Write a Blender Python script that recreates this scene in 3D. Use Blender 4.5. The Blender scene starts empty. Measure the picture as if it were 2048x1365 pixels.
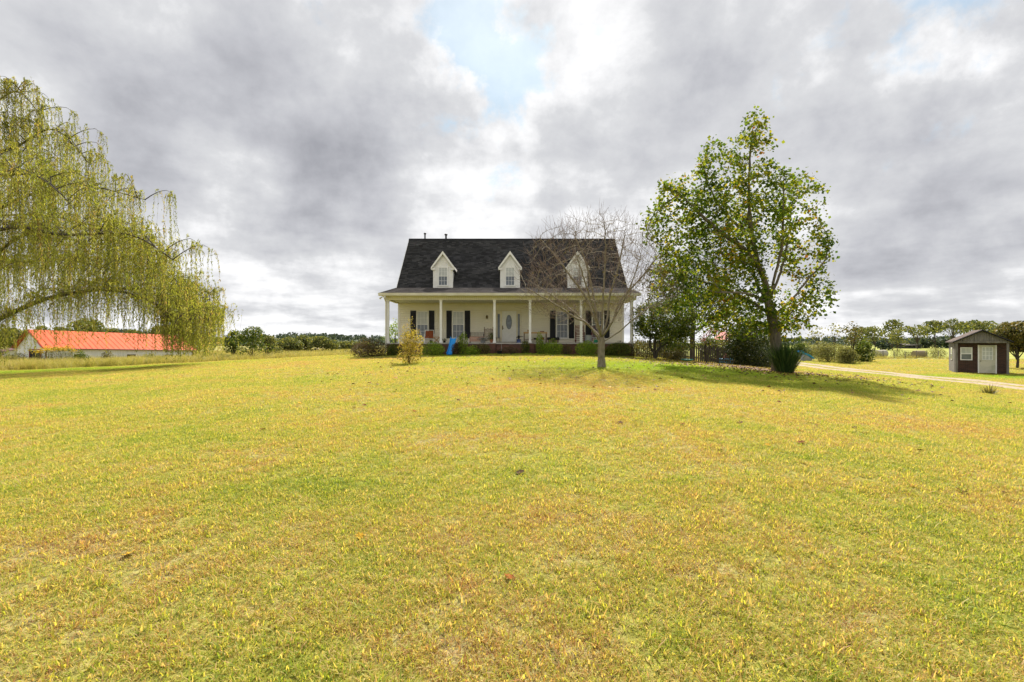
import bpy, math, random
import numpy as np
from mathutils import Vector, Matrix

random.seed(7)
RNG = np.random.default_rng(7)
SC = bpy.context.scene
COL = SC.collection
R = math.radians

# ------------------------------------------------------------------ camera
F = 967.0            # focal length in photograph pixels (17 mm on a 36 mm sensor)
HZ = 686.0           # photograph row of the horizon
CAMZ = 1.6
cam = bpy.data.cameras.new('camera')
cam.lens = 17.0
cam.sensor_width = 36.0
cam.shift_y = (HZ - 682.5) / 2048.0
cam.clip_start = 0.1
cam.clip_end = 12000
co = bpy.data.objects.new('camera', cam)
co.location = (0, 0, CAMZ)
co.rotation_euler = (R(90), 0, 0)
COL.objects.link(co)
SC.camera = co

# ------------------------------------------------------------------ light
SUN_EL, SUN_AZ = 47.0, 12.0          # azimuth to the right of straight ahead (+Y)
EXPO = 1.58
sun = bpy.data.lights.new('sun', 'SUN')
sun.energy = 3.45
sun.angle = R(2.0)
sun.color = (1.0, 0.93, 0.82)
so = bpy.data.objects.new('sun', sun)
sd = Vector((math.sin(R(SUN_AZ)) * math.cos(R(SUN_EL)), math.cos(R(SUN_AZ)) * math.cos(R(SUN_EL)), math.sin(R(SUN_EL))))
so.rotation_euler = sd.to_track_quat('Z', 'Y').to_euler()
so.location = (10, 30, 60)
COL.objects.link(so)
SC.view_settings.view_transform = 'Standard'
SC.view_settings.look = 'None'
SC.view_settings.gamma = 1.0
SC.view_settings.exposure = EXPO
SC.view_settings.use_curve_mapping = False
try:
    SC.cycles.use_denoising = True
    SC.cycles.max_bounces = 8
    SC.cycles.transparent_max_bounces = 8
    SC.cycles.sample_clamp_indirect = 8
except Exception:
    pass


def N(nt, t, **kw):
    n = nt.nodes.new(t)
    for k, v in kw.items():
        setattr(n, k, v)
    return n


def math_(nt, op, a, b=None, clamp=False):
    n = N(nt, 'ShaderNodeMath', operation=op, use_clamp=clamp)
    for i, s in enumerate((a, b)):
        if s is None:
            continue
        if isinstance(s, (int, float)):
            n.inputs[i].default_value = s
        else:
            nt.links.new(s, n.inputs[i])
    return n.outputs[0]


def vmath(nt, op, a, b=None):
    n = N(nt, 'ShaderNodeVectorMath', operation=op)
    for i, s in enumerate((a, b)):
        if s is None:
            continue
        if isinstance(s, (tuple, list)):
            n.inputs[i].default_value = s
        else:
            nt.links.new(s, n.inputs[i])
    return n


def ramp(nt, fac, stops, interp='LINEAR'):
    n = N(nt, 'ShaderNodeValToRGB')
    n.color_ramp.interpolation = interp
    e = n.color_ramp.elements
    while len(e) < len(stops):
        e.new(0.5)
    for el, (p, c) in zip(e, stops):
        el.position = p
        el.color = (c, c, c, 1) if isinstance(c, (int, float)) else (*c, 1)
    nt.links.new(fac, n.inputs[0])
    return n.outputs[0]


def noise(nt, vec, scale, detail=6, rough=0.55, dist=0.0):
    n = N(nt, 'ShaderNodeTexNoise')
    n.inputs['Scale'].default_value = scale
    n.inputs['Detail'].default_value = detail
    n.inputs['Roughness'].default_value = rough
    n.inputs['Distortion'].default_value = dist
    if vec is not None:
        nt.links.new(vec, n.inputs['Vector'])
    return n.outputs['Fac']


def mixc(nt, fac, a, b, blend='MIX'):
    n = N(nt, 'ShaderNodeMix', data_type='RGBA', blend_type=blend)
    for i, s in ((0, fac), (6, a), (7, b)):
        if isinstance(s, (int, float)):
            n.inputs[i].default_value = s
        elif isinstance(s, (tuple, list)):
            n.inputs[i].default_value = (*s[:3], 1)
        else:
            nt.links.new(s, n.inputs[i])
    return n.outputs[2]


# ------------------------------------------------------------------ sky: clear sky seen through a broken cloud deck
def pixdir(px, py):
    v = Vector(((px - 1024) / F, 1.0, (HZ - py) / F))
    return v.normalized()


def build_world():
    w = bpy.data.worlds.new('World')
    SC.world = w
    w.use_nodes = True
    nt = w.node_tree
    nt.nodes.clear()
    out = N(nt, 'ShaderNodeOutputWorld')
    bg = N(nt, 'ShaderNodeBackground')
    bg.inputs['Strength'].default_value = 0.1
    nt.links.new(bg.outputs[0], out.inputs[0])
    sky = N(nt, 'ShaderNodeTexSky')
    sky.sky_type = 'NISHITA'
    sky.sun_disc = False
    sky.sun_elevation = R(SUN_EL)
    sky.sun_rotation = R(SUN_AZ)
    sky.air_density = 1.0
    sky.dust_density = 0.6
    tc = N(nt, 'ShaderNodeTexCoord')
    d = tc.outputs['Generated']
    sep = N(nt, 'ShaderNodeSeparateXYZ')
    nt.links.new(d, sep.inputs[0])
    zz = math_(nt, 'ADD', math_(nt, 'MAXIMUM', sep.outputs[2], 0.0), 0.16)
    comb = N(nt, 'ShaderNodeCombineXYZ')
    nt.links.new(math_(nt, 'DIVIDE', sep.outputs[0], zz), comb.inputs[0])
    nt.links.new(math_(nt, 'DIVIDE', sep.outputs[1], zz), comb.inputs[1])
    p = comb.outputs[0]
    p1 = vmath(nt, 'ADD', p, (3.1, 7.7, 0)).outputs[0]
    n1 = noise(nt, p1, 0.8, 3, 0.45, 0.15)
    n2 = noise(nt, p1, 2.1, 9, 0.56, 0.1)
    n3 = noise(nt, vmath(nt, 'ADD', d, (5, 2, 1)).outputs[0], 5.4, 10, 0.57, 0.1)
    b = math_(nt, 'ADD', math_(nt, 'MULTIPLY', math_(nt, 'SUBTRACT', n1, 0.5), 0.8),
              math_(nt, 'MULTIPLY', math_(nt, 'SUBTRACT', n2, 0.5), 0.75))
    b = math_(nt, 'ADD', b, math_(nt, 'MULTIPLY', math_(nt, 'SUBTRACT', n3, 0.5), 1.0))
    b = math_(nt, 'ADD', b, 0.555)
    # warp the direction a little so that the cloud masses have ragged rims
    wn = N(nt, 'ShaderNodeTexNoise')
    wn.inputs['Scale'].default_value = 5.5
    wn.inputs['Detail'].default_value = 8
    wn.inputs['Roughness'].default_value = 0.6
    nt.links.new(d, wn.inputs['Vector'])
    warp = vmath(nt, 'MULTIPLY', vmath(nt, 'SUBTRACT', wn.outputs['Color'], (0.5, 0.5, 0.5)).outputs[0], (0.5, 0.5, 0.5)).outputs[0]
    dw = vmath(nt, 'ADD', d, warp).outputs[0]

    def blob(px, py, r, amp, acc):
        dist = vmath(nt, 'DISTANCE', dw, tuple(pixdir(px, py))).outputs['Value']
        q = math_(nt, 'POWER', math_(nt, 'DIVIDE', dist, r), 2.0)
        g = math_(nt, 'MULTIPLY', math_(nt, 'EXPONENT', math_(nt, 'MULTIPLY', q, -1.0)), amp)
        return g if acc is None else math_(nt, 'ADD', acc, g)

    # towards the horizon the deck is seen edge on, pale with haze
    low = math_(nt, 'EXPONENT', math_(nt, 'MULTIPLY', math_(nt, 'MAXIMUM', sep.outputs[2], 0.0), -7.0))
    b = math_(nt, 'ADD', b, math_(nt, 'MULTIPLY', low, 0.05))
    acc = None
    for px, py, r, amp in CLOUD_MASSES:
        acc = blob(px, py, r, amp, acc)
    b = math_(nt, 'ADD', b, acc)
    cloud = ramp(nt, b, CLOUD_RAMP)
    hole = None
    for px, py, r, amp in CLOUD_HOLES:
        hole = blob(px, py, r, amp, hole)
    hn = noise(nt, d, 8.0, 9, 0.62, 0.3)
    hole = math_(nt, 'ADD', hole, math_(nt, 'MULTIPLY', math_(nt, 'SUBTRACT', hn, 0.5), 2.4))
    mask = ramp(nt, hole, [(0.40, 0.0), (1.05, 0.66)], 'EASE')
    blue = mixc(nt, 1.0, sky.outputs[0], (0.88 * SKY_GAIN, SKY_GAIN, 0.90 * SKY_GAIN), 'MULTIPLY')
    col = mixc(nt, mask, cloud, blue)
    nt.links.new(col, bg.inputs['Color'])


CLOUD_MASSES = [
    (600, 110, 0.26, -0.28), (250, 200, 0.28, -0.04), (120, 30, 0.2, 0.04), (460, 260, 0.18, -0.06),
    (1620, 300, 0.24, -0.27), (1300, 330, 0.2, -0.06), (2030, 310, 0.17, -0.36), (1500, 200, 0.18, -0.06),
    (880, 190, 0.13, 0.14), (1050, 260, 0.12, 0.12), (1330, 50, 0.2, 0.06), (1900, 110, 0.18, 0.26), (700, 400, 0.16, -0.08), (430, 520, 0.12, 0.05),
    (440, 470, 0.14, 0.06), (640, 420, 0.14, -0.06), (960, 455, 0.1, 0.04), (1750, 560, 0.2, 0.06), (520, 590, 0.2, 0.05),
]
CLOUD_HOLES = [(1010, 165, 0.12, 0.92), (945, 30, 0.11, 0.8), (1840, 20, 0.13, 1.0), (1100, 60, 0.08, 0.3), (965, 466, 0.035, 0.45)]
CS = 5.15
CLOUD_RAMP = [(0.0, (0.25 * CS, 0.255 * CS, 0.28 * CS)), (0.28, (0.37 * CS, 0.375 * CS, 0.40 * CS)),
              (0.5, (0.47 * CS, 0.475 * CS, 0.49 * CS)), (0.72, (0.70 * CS, 0.70 * CS, 0.705 * CS)), (1.0, (0.96 * CS, 0.955 * CS, 0.945 * CS))]
SKY_GAIN = 0.5
build_world()


# ------------------------------------------------------------------ terrain height and picture helpers
def zt(x, y):
    sx = 30.0 if x < 1 else 18.0
    sy = 43.7 if y < 37 else 40.0
    return -0.9 + 1.84 * math.exp(-((x - 1) / sx) ** 2 - ((y - 37) / sy) ** 2)


def zt_np(x, y):
    sx = np.where(x < 1, 30.0, 18.0)
    sy = np.where(y < 37, 43.7, 40.0)
    return -0.9 + 1.84 * np.exp(-((x - 1) / sx) ** 2 - ((y - 37) / sy) ** 2)


def gp(px, py, dmin=3.0, dmax=400.0):
    """the ground point first met by the sight line through a photograph pixel"""
    u, v = (px - 1024) / F, (py - HZ) / F
    D = dmin
    while D < dmax:
        if CAMZ - v * D <= zt(u * D, D):
            return Vector((u * D, D, zt(u * D, D)))
        D += 0.05 + D * 0.001
    return Vector((u * dmax, dmax, zt(u * dmax, dmax)))


def gx(px, D):
    x = (px - 1024) / F * D
    return Vector((x, D, zt(x, D)))


# ------------------------------------------------------------------ object helpers
def tag(o, label=None, cat=None, group=None, kind=None):
    if label:
        o['label'] = label
    if cat:
        o['category'] = cat
    if group:
        o['group'] = group
    if kind:
        o['kind'] = kind
    return o


def thing(name, label, cat, loc, rz=0.0, group=None):
    o = bpy.data.objects.new(name, None)
    o.empty_display_size = 0.2
    o.location = loc
    o.rotation_euler = (0, 0, rz)
    COL.objects.link(o)
    return tag(o, label, cat, group)


def link(name, me, mat, parent=None):
    o = bpy.data.objects.new(name, me)
    if mat is not None and len(me.materials) == 0:
        me.materials.append(mat)
    COL.objects.link(o)
    if parent is not None:
        o.parent = parent
    return o


def copy_tree(o, parent=None):
    c = o.copy()
    COL.objects.link(c)
    c.parent = parent
    for ch in list(o.children):
        copy_tree(ch, c)
    return c


class MB:
    def __init__(self):
        self.v, self.f = [], []

    def add(self, vs, fs):
        b = len(self.v)
        self.v += [tuple(p) for p in vs]
        self.f += [tuple(i + b for i in f) for f in fs]
        return self

    def box(self, x0, x1, y0, y1, z0, z1):
        return self.add([(x0, y0, z0), (x1, y0, z0), (x1, y1, z0), (x0, y1, z0), (x0, y0, z1), (x1, y0, z1), (x1, y1, z1), (x0, y1, z1)],
                        [(3, 2, 1, 0), (4, 5, 6, 7), (0, 1, 5, 4), (1, 2, 6, 5), (2, 3, 7, 6), (3, 0, 4, 7)])

    def prism_y(self, poly, y0, y1):
        n = len(poly)
        vs = [(x, y0, z) for x, z in poly] + [(x, y1, z) for x, z in poly]
        fs = [tuple(range(n - 1, -1, -1))[::-1], tuple(range(2 * n - 1, n - 1, -1))]
        fs += [(i, i + n, (i + 1) % n + n, (i + 1) % n) for i in range(n)]
        return self.add(vs, fs)

    def prism_x(self, poly, x0, x1):
        n = len(poly)
        vs = [(x0, y, z) for y, z in poly] + [(x1, y, z) for y, z in poly]
        fs = [tuple(range(n - 1, -1, -1)), tuple(range(n, 2 * n))]
        fs += [(i, (i + 1) % n, (i + 1) % n + n, i + n) for i in range(n)]
        return self.add(vs, fs)

    def tube(self, path, radii, n=6, cap=True):
        path = [Vector(p) for p in path]
        if isinstance(radii, (int, float)):
            radii = [radii] * len(path)
        vs, fs = [], []
        ref = Vector((0.31, 0.17, 0.93)).normalized()
        for i, p in enumerate(path):
            t = (path[min(i + 1, len(path) - 1)] - path[max(i - 1, 0)])
            t = t.normalized() if t.length > 1e-9 else Vector((0, 0, 1))
            a = ref - t * ref.dot(t)
            if a.length < 0.05:
                a = Vector((1, 0, 0)) - t * t.x
            a.normalize()
            ref = a
            b = t.cross(a)
            for k in range(n):
                an = 2 * math.pi * k / n
                vs.append(p + (a * math.cos(an) + b * math.sin(an)) * radii[i])
        m = len(path)
        for i in range(m - 1):
            for k in range(n):
                k2 = (k + 1) % n
                fs.append((i * n + k, i * n + k2, (i + 1) * n + k2, (i + 1) * n + k))
        if cap:
            fs.append(tuple(range(n - 1, -1, -1)))
            fs.append(tuple((m - 1) * n + k for k in range(n)))
        return self.add(vs, fs)

    def bar(self, p, q, w):
        return self.tube([p, q], w, 4)

    def lathe(self, prof, c, n=14):
        vs, fs = [], []
        for r, z in prof:
            for k in range(n):
                a = 2 * math.pi * k / n
                vs.append((c[0] + r * math.cos(a), c[1] + r * math.sin(a), c[2] + z))
        for i in range(len(prof) - 1):
            for k in range(n):
                k2 = (k + 1) % n
                fs.append((i * n + k, i * n + k2, (i + 1) * n + k2, (i + 1) * n + k))
        fs.append(tuple(range(n - 1, -1, -1)))
        fs.append(tuple((len(prof) - 1) * n + k for k in range(n)))
        return self.add(vs, fs)

    def mesh(self, name, smooth=False):
        me = bpy.data.meshes.new(name)
        me.from_pydata(self.v, [], self.f)
        if smooth:
            me.polygons.foreach_set('use_smooth', [True] * len(me.polygons))
        me.update()
        return me

    def build(self, name, mat, parent=None, smooth=False):
        return link(name, self.mesh(name, smooth), mat, parent)


def B(x0, x1, y0, y1, z0, z1):
    return MB().box(x0, x1, y0, y1, z0, z1)


def np_mesh(name, verts, quads=None, tris=None, rnd=None):
    """mesh from numpy arrays; rnd = one float per face, stored as the face attribute 'rnd'"""
    me = bpy.data.meshes.new(name)
    verts = np.asarray(verts, dtype=np.float32).reshape(-1, 3)
    k = 4 if quads is not None else 3
    faces = np.asarray(quads if quads is not None else tris, dtype=np.int32).reshape(-1, k)
    me.vertices.add(len(verts))
    me.vertices.foreach_set('co', verts.ravel())
    me.loops.add(faces.size)
    me.loops.foreach_set('vertex_index', faces.ravel())
    me.polygons.add(len(faces))
    me.polygons.foreach_set('loop_start', np.arange(0, faces.size, k, dtype=np.int32))
    me.update(calc_edges=True)
    if rnd is not None:
        a = me.attributes.new('rnd', 'FLOAT', 'FACE')
        a.data.foreach_set('value', np.asarray(rnd, dtype=np.float32))
    return me


def unit(a):
    return a / np.maximum(np.linalg.norm(a, axis=-1, keepdims=True), 1e-9)


def leaf_mesh(name, C, size, asp=0.6, fold=0.15, axis=None, rnd=None, flat=0.0):
    """one folded, pointed leaf per centre"""
    n = len(C)
    C = np.asarray(C, dtype=float)
    size = (np.ones(n) * size if np.isscalar(size) else np.asarray(size))[:, None]
    a = unit(RNG.normal(size=(n, 3))) if axis is None else unit(axis)
    b = unit(np.cross(a, unit(RNG.normal(size=(n, 3)) + np.array([0, 0, 1e-3]))))
    if flat:
        nrm = unit(np.cross(a, b))
        nrm[nrm[:, 2] < 0] *= -1
        nrm = unit(nrm * (1 - flat) + np.array([0, 0, 1]) * flat)
        b = unit(np.cross(nrm, a))
        a = unit(np.cross(b, nrm))
    c = np.cross(a, b)
    V = np.empty((n, 4, 3))
    V[:, 0] = C - a * size * 0.5
    V[:, 1] = C + b * size * asp * 0.5 + c * size * fold - a * size * 0.08
    V[:, 2] = C + a * size * 0.5
    V[:, 3] = C - b * size * asp * 0.5 + c * size * fold - a * size * 0.08
    Q = np.arange(n * 4).reshape(n, 4)
    return np_mesh(name, V, quads=Q, rnd=RNG.random(n) if rnd is None else rnd)


# ------------------------------------------------------------------ materials
MATS = {}


def new_mat(name):
    m = bpy.data.materials.new(name)
    m.use_nodes = True
    nt = m.node_tree
    nt.nodes.clear()
    out = N(nt, 'ShaderNodeOutputMaterial')
    bs = N(nt, 'ShaderNodeBsdfPrincipled')
    nt.links.new(bs.outputs[0], out.inputs[0])
    MATS[name] = m
    return m, nt, bs, out


def pm(name, col, rough=0.7, col2=None, scale=6.0, stretch=(1, 1, 1), bump=0.0, spec=0.3, metal=0.0, detail=6, lo=0.35, hi=0.65):
    m, nt, bs, out = new_mat(name)
    bs.inputs['Roughness'].default_value = rough
    bs.inputs['Specular IOR Level'].default_value = spec
    bs.inputs['Metallic'].default_value = metal
    tc = N(nt, 'ShaderNodeTexCoord')
    v = vmath(nt, 'MULTIPLY', tc.outputs['Object'], stretch).outputs[0]
    f = noise(nt, v, scale, detail, 0.6)
    if col2 is None:
        col2 = tuple(c * 0.8 for c in col)
    nt.links.new(ramp(nt, f, [(lo, col), (hi, col2)]), bs.inputs['Base Color'])
    if bump:
        bn = N(nt, 'ShaderNodeBump')
        bn.inputs['Strength'].default_value = bump
        bn.inputs['Distance'].default_value = 0.02
        nt.links.new(f, bn.inputs['Height'])
        nt.links.new(bn.outputs[0], bs.inputs['Normal'])
    return m


def rnd_mat(name, stops, rough=0.65, trans=0.0, spec=0.25, posvar=None, tint=None):
    """colour picked per piece from the face attribute 'rnd', with a slow drift over the object"""
    m, nt, bs, out = new_mat(name)
    at = N(nt, 'ShaderNodeAttribute')
    at.attribute_name = 'rnd'
    fac = at.outputs['Fac']
    if posvar:
        g = N(nt, 'ShaderNodeNewGeometry')
        f = noise(nt, g.outputs['Position'], posvar[0], 2, 0.5)
        fac = math_(nt, 'ADD', fac, math_(nt, 'MULTIPLY', math_(nt, 'SUBTRACT', f, 0.5), posvar[1]), True)
    c = ramp(nt, fac, stops)
    nt.links.new(c, bs.inputs['Base Color'])
    bs.inputs['Roughness'].default_value = rough
    bs.inputs['Specular IOR Level'].default_value = spec
    if trans:
        tr = N(nt, 'ShaderNodeBsdfTranslucent')
        nt.links.new(mixc(nt, 1.0, c, tint or (1.25, 1.2, 0.7), 'MULTIPLY'), tr.inputs['Color'])
        mx = N(nt, 'ShaderNodeMixShader')
        mx.inputs[0].default_value = trans
        nt.links.new(bs.outputs[0], mx.inputs[1])
        nt.links.new(tr.outputs[0], mx.inputs[2])
        nt.links.new(mx.outputs[0], out.inputs[0])
    return m


def brick_mat(name, c1, c2, mortar, scale=1.0):
    m, nt, bs, out = new_mat(name)
    tc = N(nt, 'ShaderNodeTexCoord')
    sp = N(nt, 'ShaderNodeSeparateXYZ')
    nt.links.new(tc.outputs['Object'], sp.inputs[0])
    cb = N(nt, 'ShaderNodeCombineXYZ')
    nt.links.new(math_(nt, 'ADD', sp.outputs[0], sp.outputs[1]), cb.inputs[0])
    nt.links.new(sp.outputs[2], cb.inputs[1])
    br = N(nt, 'ShaderNodeTexBrick')
    br.inputs['Scale'].default_value = scale
    br.inputs['Brick Width'].default_value = 0.22
    br.inputs['Row Height'].default_value = 0.075
    br.inputs['Mortar Size'].default_value = 0.008
    br.inputs['Color1'].default_value = (*c1, 1)
    br.inputs['Color2'].default_value = (*c2, 1)
    br.inputs['Mortar'].default_value = (*mortar, 1)
    nt.links.new(cb.outputs[0], br.inputs['Vector'])
    nt.links.new(br.outputs['Color'], bs.inputs['Base Color'])
    bn = N(nt, 'ShaderNodeBump')
    bn.inputs['Strength'].default_value = 0.6
    bn.inputs['Distance'].default_value = 0.01
    nt.links.new(math_(nt, 'SUBTRACT', 1.0, br.outputs['Fac']), bn.inputs['Height'])
    nt.links.new(bn.outputs[0], bs.inputs['Normal'])
    bs.inputs['Roughness'].default_value = 0.9
    return m


def lines_mat(name, col, col2, period, axis=0, rough=0.6, width=0.12):
    """boards with a fine groove every `period` metres along one axis"""
    m, nt, bs, out = new_mat(name)
    tc = N(nt, 'ShaderNodeTexCoord')
    sp = N(nt, 'ShaderNodeSeparateXYZ')
    nt.links.new(tc.outputs['Object'], sp.inputs[0])
    fr = math_(nt, 'FRACT', math_(nt, 'DIVIDE', sp.outputs[axis], period))
    groove = math_(nt, 'LESS_THAN', fr, width)
    f = noise(nt, tc.outputs['Object'], 3.0, 5)
    base = ramp(nt, f, [(0.3, col), (0.7, tuple(0.88 * c for c in col))])
    nt.links.new(mixc(nt, groove, base, col2), bs.inputs['Base Color'])
    bs.inputs['Roughness'].default_value = rough
    bn = N(nt, 'ShaderNodeBump')
    bn.inputs['Strength'].default_value = 0.5
    bn.inputs['Distance'].default_value = 0.01
    nt.links.new(math_(nt, 'SUBTRACT', 1.0, groove), bn.inputs['Height'])
    nt.links.new(bn.outputs[0], bs.inputs['Normal'])
    return m


def lawn_colour(nt):
    """dry mown lawn: straw, yellow-green and brown patches, greener under the trees (shared by soil sheet and blades)"""
    g = N(nt, 'ShaderNodeNewGeometry')
    P = g.outputs['Position']
    big = noise(nt, P, 0.11, 4, 0.55, 0.4)
    mid = noise(nt, vmath(nt, 'ADD', P, (13, 5, 2)).outputs[0], 0.55, 5, 0.6, 0.5)
    fine = noise(nt, vmath(nt, 'ADD', P, (3, 9, 1)).outputs[0], 3.2, 4, 0.6, 0.4)
    f = math_(nt, 'ADD', math_(nt, 'MULTIPLY', big, 0.35), math_(nt, 'MULTIPLY', mid, 0.4))
    f = math_(nt, 'ADD', f, math_(nt, 'MULTIPLY', fine, 0.25))
    f = math_(nt, 'ADD', math_(nt, 'MULTIPLY', math_(nt, 'SUBTRACT', f, 0.5), 1.75), 0.49)
    # the grass stays greener where the trees keep it damp
    def lush(cx, cy, rx, ry):
        q = vmath(nt, 'DIVIDE', vmath(nt, 'SUBTRACT', P, (cx, cy, 0)).outputs[0], (rx, ry, 1e6)).outputs[0]
        ln = vmath(nt, 'LENGTH', q).outputs['Value']
        return math_(nt, 'EXPONENT', math_(nt, 'MULTIPLY', math_(nt, 'POWER', ln, 2.0), -1.0))
    # worn, drier spots
    dry = math_(nt, 'ADD', math_(nt, 'ADD', lush(-0.6, 3.2, 3.0, 1.3), lush(-3.5, 6.0, 2.2, 1.2)), math_(nt, 'ADD', lush(5.0, 12.5, 4.0, 1.2), lush(8.5, 9.0, 3.0, 1.5)))
    f = math_(nt, 'ADD', f, math_(nt, 'MULTIPLY', dry, 0.085))
    lu = math_(nt, 'ADD', lush(7.5, 20.5, 7.0, 4.2), lush(0, 29.5, 9, 1.2))
    lu = math_(nt, 'ADD', lu, math_(nt, 'ADD', lush(-34, 34, 16, 4.0), lush(35, 35, 9, 2.2)))
    lu = math_(nt, 'MULTIPLY', lu, math_(nt, 'ADD', math_(nt, 'MULTIPLY', mid, 0.9), 0.35), True)
    return f, lu, P


# ------------------------------------------------------------------ ground
LAWN_STOPS = [(0.30, (0.27, 0.29, 0.04)), (0.42, (0.36, 0.35, 0.06)), (0.52, (0.39, 0.36, 0.095)), (0.61, (0.42, 0.36, 0.16)), (0.74, (0.36, 0.255, 0.13))]
LUSH = (0.19, 0.28, 0.018)


def lawn_edge(x):
    """distance at which the mown lawn gives way to rough field"""
    return float(np.interp(x, [-120, -60, -40, -34, -30, -20, -9, 9, 16, 22, 30, 120], [37, 37, 39, 43, 50, 56, 54, 52, 52, 58, 72, 80]))


def ground_mat():
    m, nt, bs, out = new_mat('lawn_soil')
    f, lu, P = lawn_colour(nt)
    lawn = ramp(nt, f, LAWN_STOPS)
    lawn = mixc(nt, lu, lawn, LUSH)
    spk = noise(nt, P, 22.0, 3, 0.7)
    lawn = mixc(nt, 1.0, lawn, ramp(nt, spk, [(0.34, 0.22), (0.66, 0.86)]), 'MULTIPLY')
    fieldf = noise(nt, P, 0.07, 6, 0.65, 0.6)
    field = ramp(nt, fieldf, [(0.35, (0.19, 0.20, 0.045)), (0.5, (0.26, 0.24, 0.07)), (0.65, (0.24, 0.18, 0.075))])
    hay = ramp(nt, fieldf, [(0.35, (0.22, 0.26, 0.05)), (0.65, (0.30, 0.29, 0.08))])
    at = N(nt, 'ShaderNodeAttribute')
    at.attribute_name = 'cover'
    sp = N(nt, 'ShaderNodeSeparateColor')
    nt.links.new(at.outputs['Color'], sp.inputs[0])
    c = mixc(nt, sp.outputs[0], lawn, field)
    c = mixc(nt, sp.outputs[1], c, hay)
    nt.links.new(c, bs.inputs['Base Color'])
    bs.inputs['Roughness'].default_value = 0.95
    bs.inputs['Specular IOR Level'].default_value = 0.1
    bn = N(nt, 'ShaderNodeBump')
    bn.inputs['Strength'].default_value = 0.7
    bn.inputs['Distance'].default_value = 0.05
    nt.links.new(noise(nt, P, 9.0, 6, 0.7), bn.inputs['Height'])
    nt.links.new(bn.outputs[0], bs.inputs['Normal'])
    return m


def build_ground():
    def axis(lo, hi, step, far):
        core = list(np.arange(lo, hi + 0.01, step))
        g, s, v = [], step, hi
        while v < far:
            s *= 1.25
            v += s
            g.append(v)
        h, s, v = [], step, lo
        while v > -far:
            s *= 1.25
            v -= s
            h.append(v)
        return np.array(h[::-1] + core + g)
    xs, ys = axis(-66, 66, 0.9, 6000), axis(-6, 92, 0.9, 6000)
    X, Y = np.meshgrid(xs, ys)
    Z = zt_np(X, Y)
    Z = Z + 0.03 * np.sin(X * 0.9 + 1.3) * np.sin(Y * 0.7) * (np.hypot(X, Y - 40) < 90)
    V = np.stack([X, Y, Z], -1).reshape(-1, 3)
    ny, nx = X.shape
    i = np.arange(ny - 1)[:, None] * nx + np.arange(nx - 1)[None, :]
    Q = np.stack([i, i + 1, i + nx + 1, i + nx], -1).reshape(-1, 4)
    me = np_mesh('ground', V, quads=Q)
    me.polygons.foreach_set('use_smooth', [True] * len(me.polygons))
    edge = np.array([lawn_edge(x) for x in xs])[None, :]
    field = np.clip((Y - edge) / 1.5 + 0.5, 0, 1)
    hay = field * np.clip((X - 14) / 4, 0, 1) * np.clip((Y - 76) / 2, 0, 1)
    a = me.color_attributes.new('cover', 'FLOAT_COLOR', 'POINT')
    c = np.zeros((ny * nx, 4), dtype=np.float32)
    c[:, 0], c[:, 1], c[:, 3] = field.ravel(), hay.ravel(), 1
    a.data.foreach_set('color', c.ravel())
    tag(link('ground', me, ground_mat()), kind='structure')


def ground_z(x, y):
    return zt(x, y) + 0.03 * math.sin(x * 0.9 + 1.3) * math.sin(y * 0.7)


build_ground()

# gravel driveway: two wheel tracks
DRIVE = [(15.5, 4.0), (20.3, 12), (23.6, 19), (25.8, 25), (27.0, 31), (27.6, 36), (29.0, 43), (31.6, 51), (33.5, 58), (36, 64)]


def drive_x(y):
    return np.interp(y, [p[1] for p in DRIVE], [p[0] for p in DRIVE])


def build_drive():
    root = thing('gravel_driveway', None, None, (0, 0, 0))
    root['kind'] = 'structure'
    m = pm('gravel', (0.36, 0.285, 0.20), 0.95, (0.21, 0.17, 0.11), 7.0, bump=0.6)
    for off, w in ((-1.15, 0.52), (1.15, 0.56)):
        mb = MB()
        ys = np.arange(4, 62, 0.6)
        k = 5
        vs = []
        for y in ys:
            cx = drive_x(y) + off
            ww = w * (1 + 0.25 * math.sin(y * 1.3 + off) + 0.2 * math.sin(y * 3.1))
            for j in range(k):
                t = -1 + 2 * j / (k - 1)
                x = cx + t * ww
                vs.append((x, y, ground_z(x, y) + (0.06 if abs(t) < 0.9 else -0.03)))
        fs = [(i * k + j, i * k + j + 1, (i + 1) * k + j + 1, (i + 1) * k + j) for i in range(len(ys) - 1) for j in range(k - 1)]
        mb.add(vs, fs).build('wheel_track', m, root, True)


build_drive()


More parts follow.
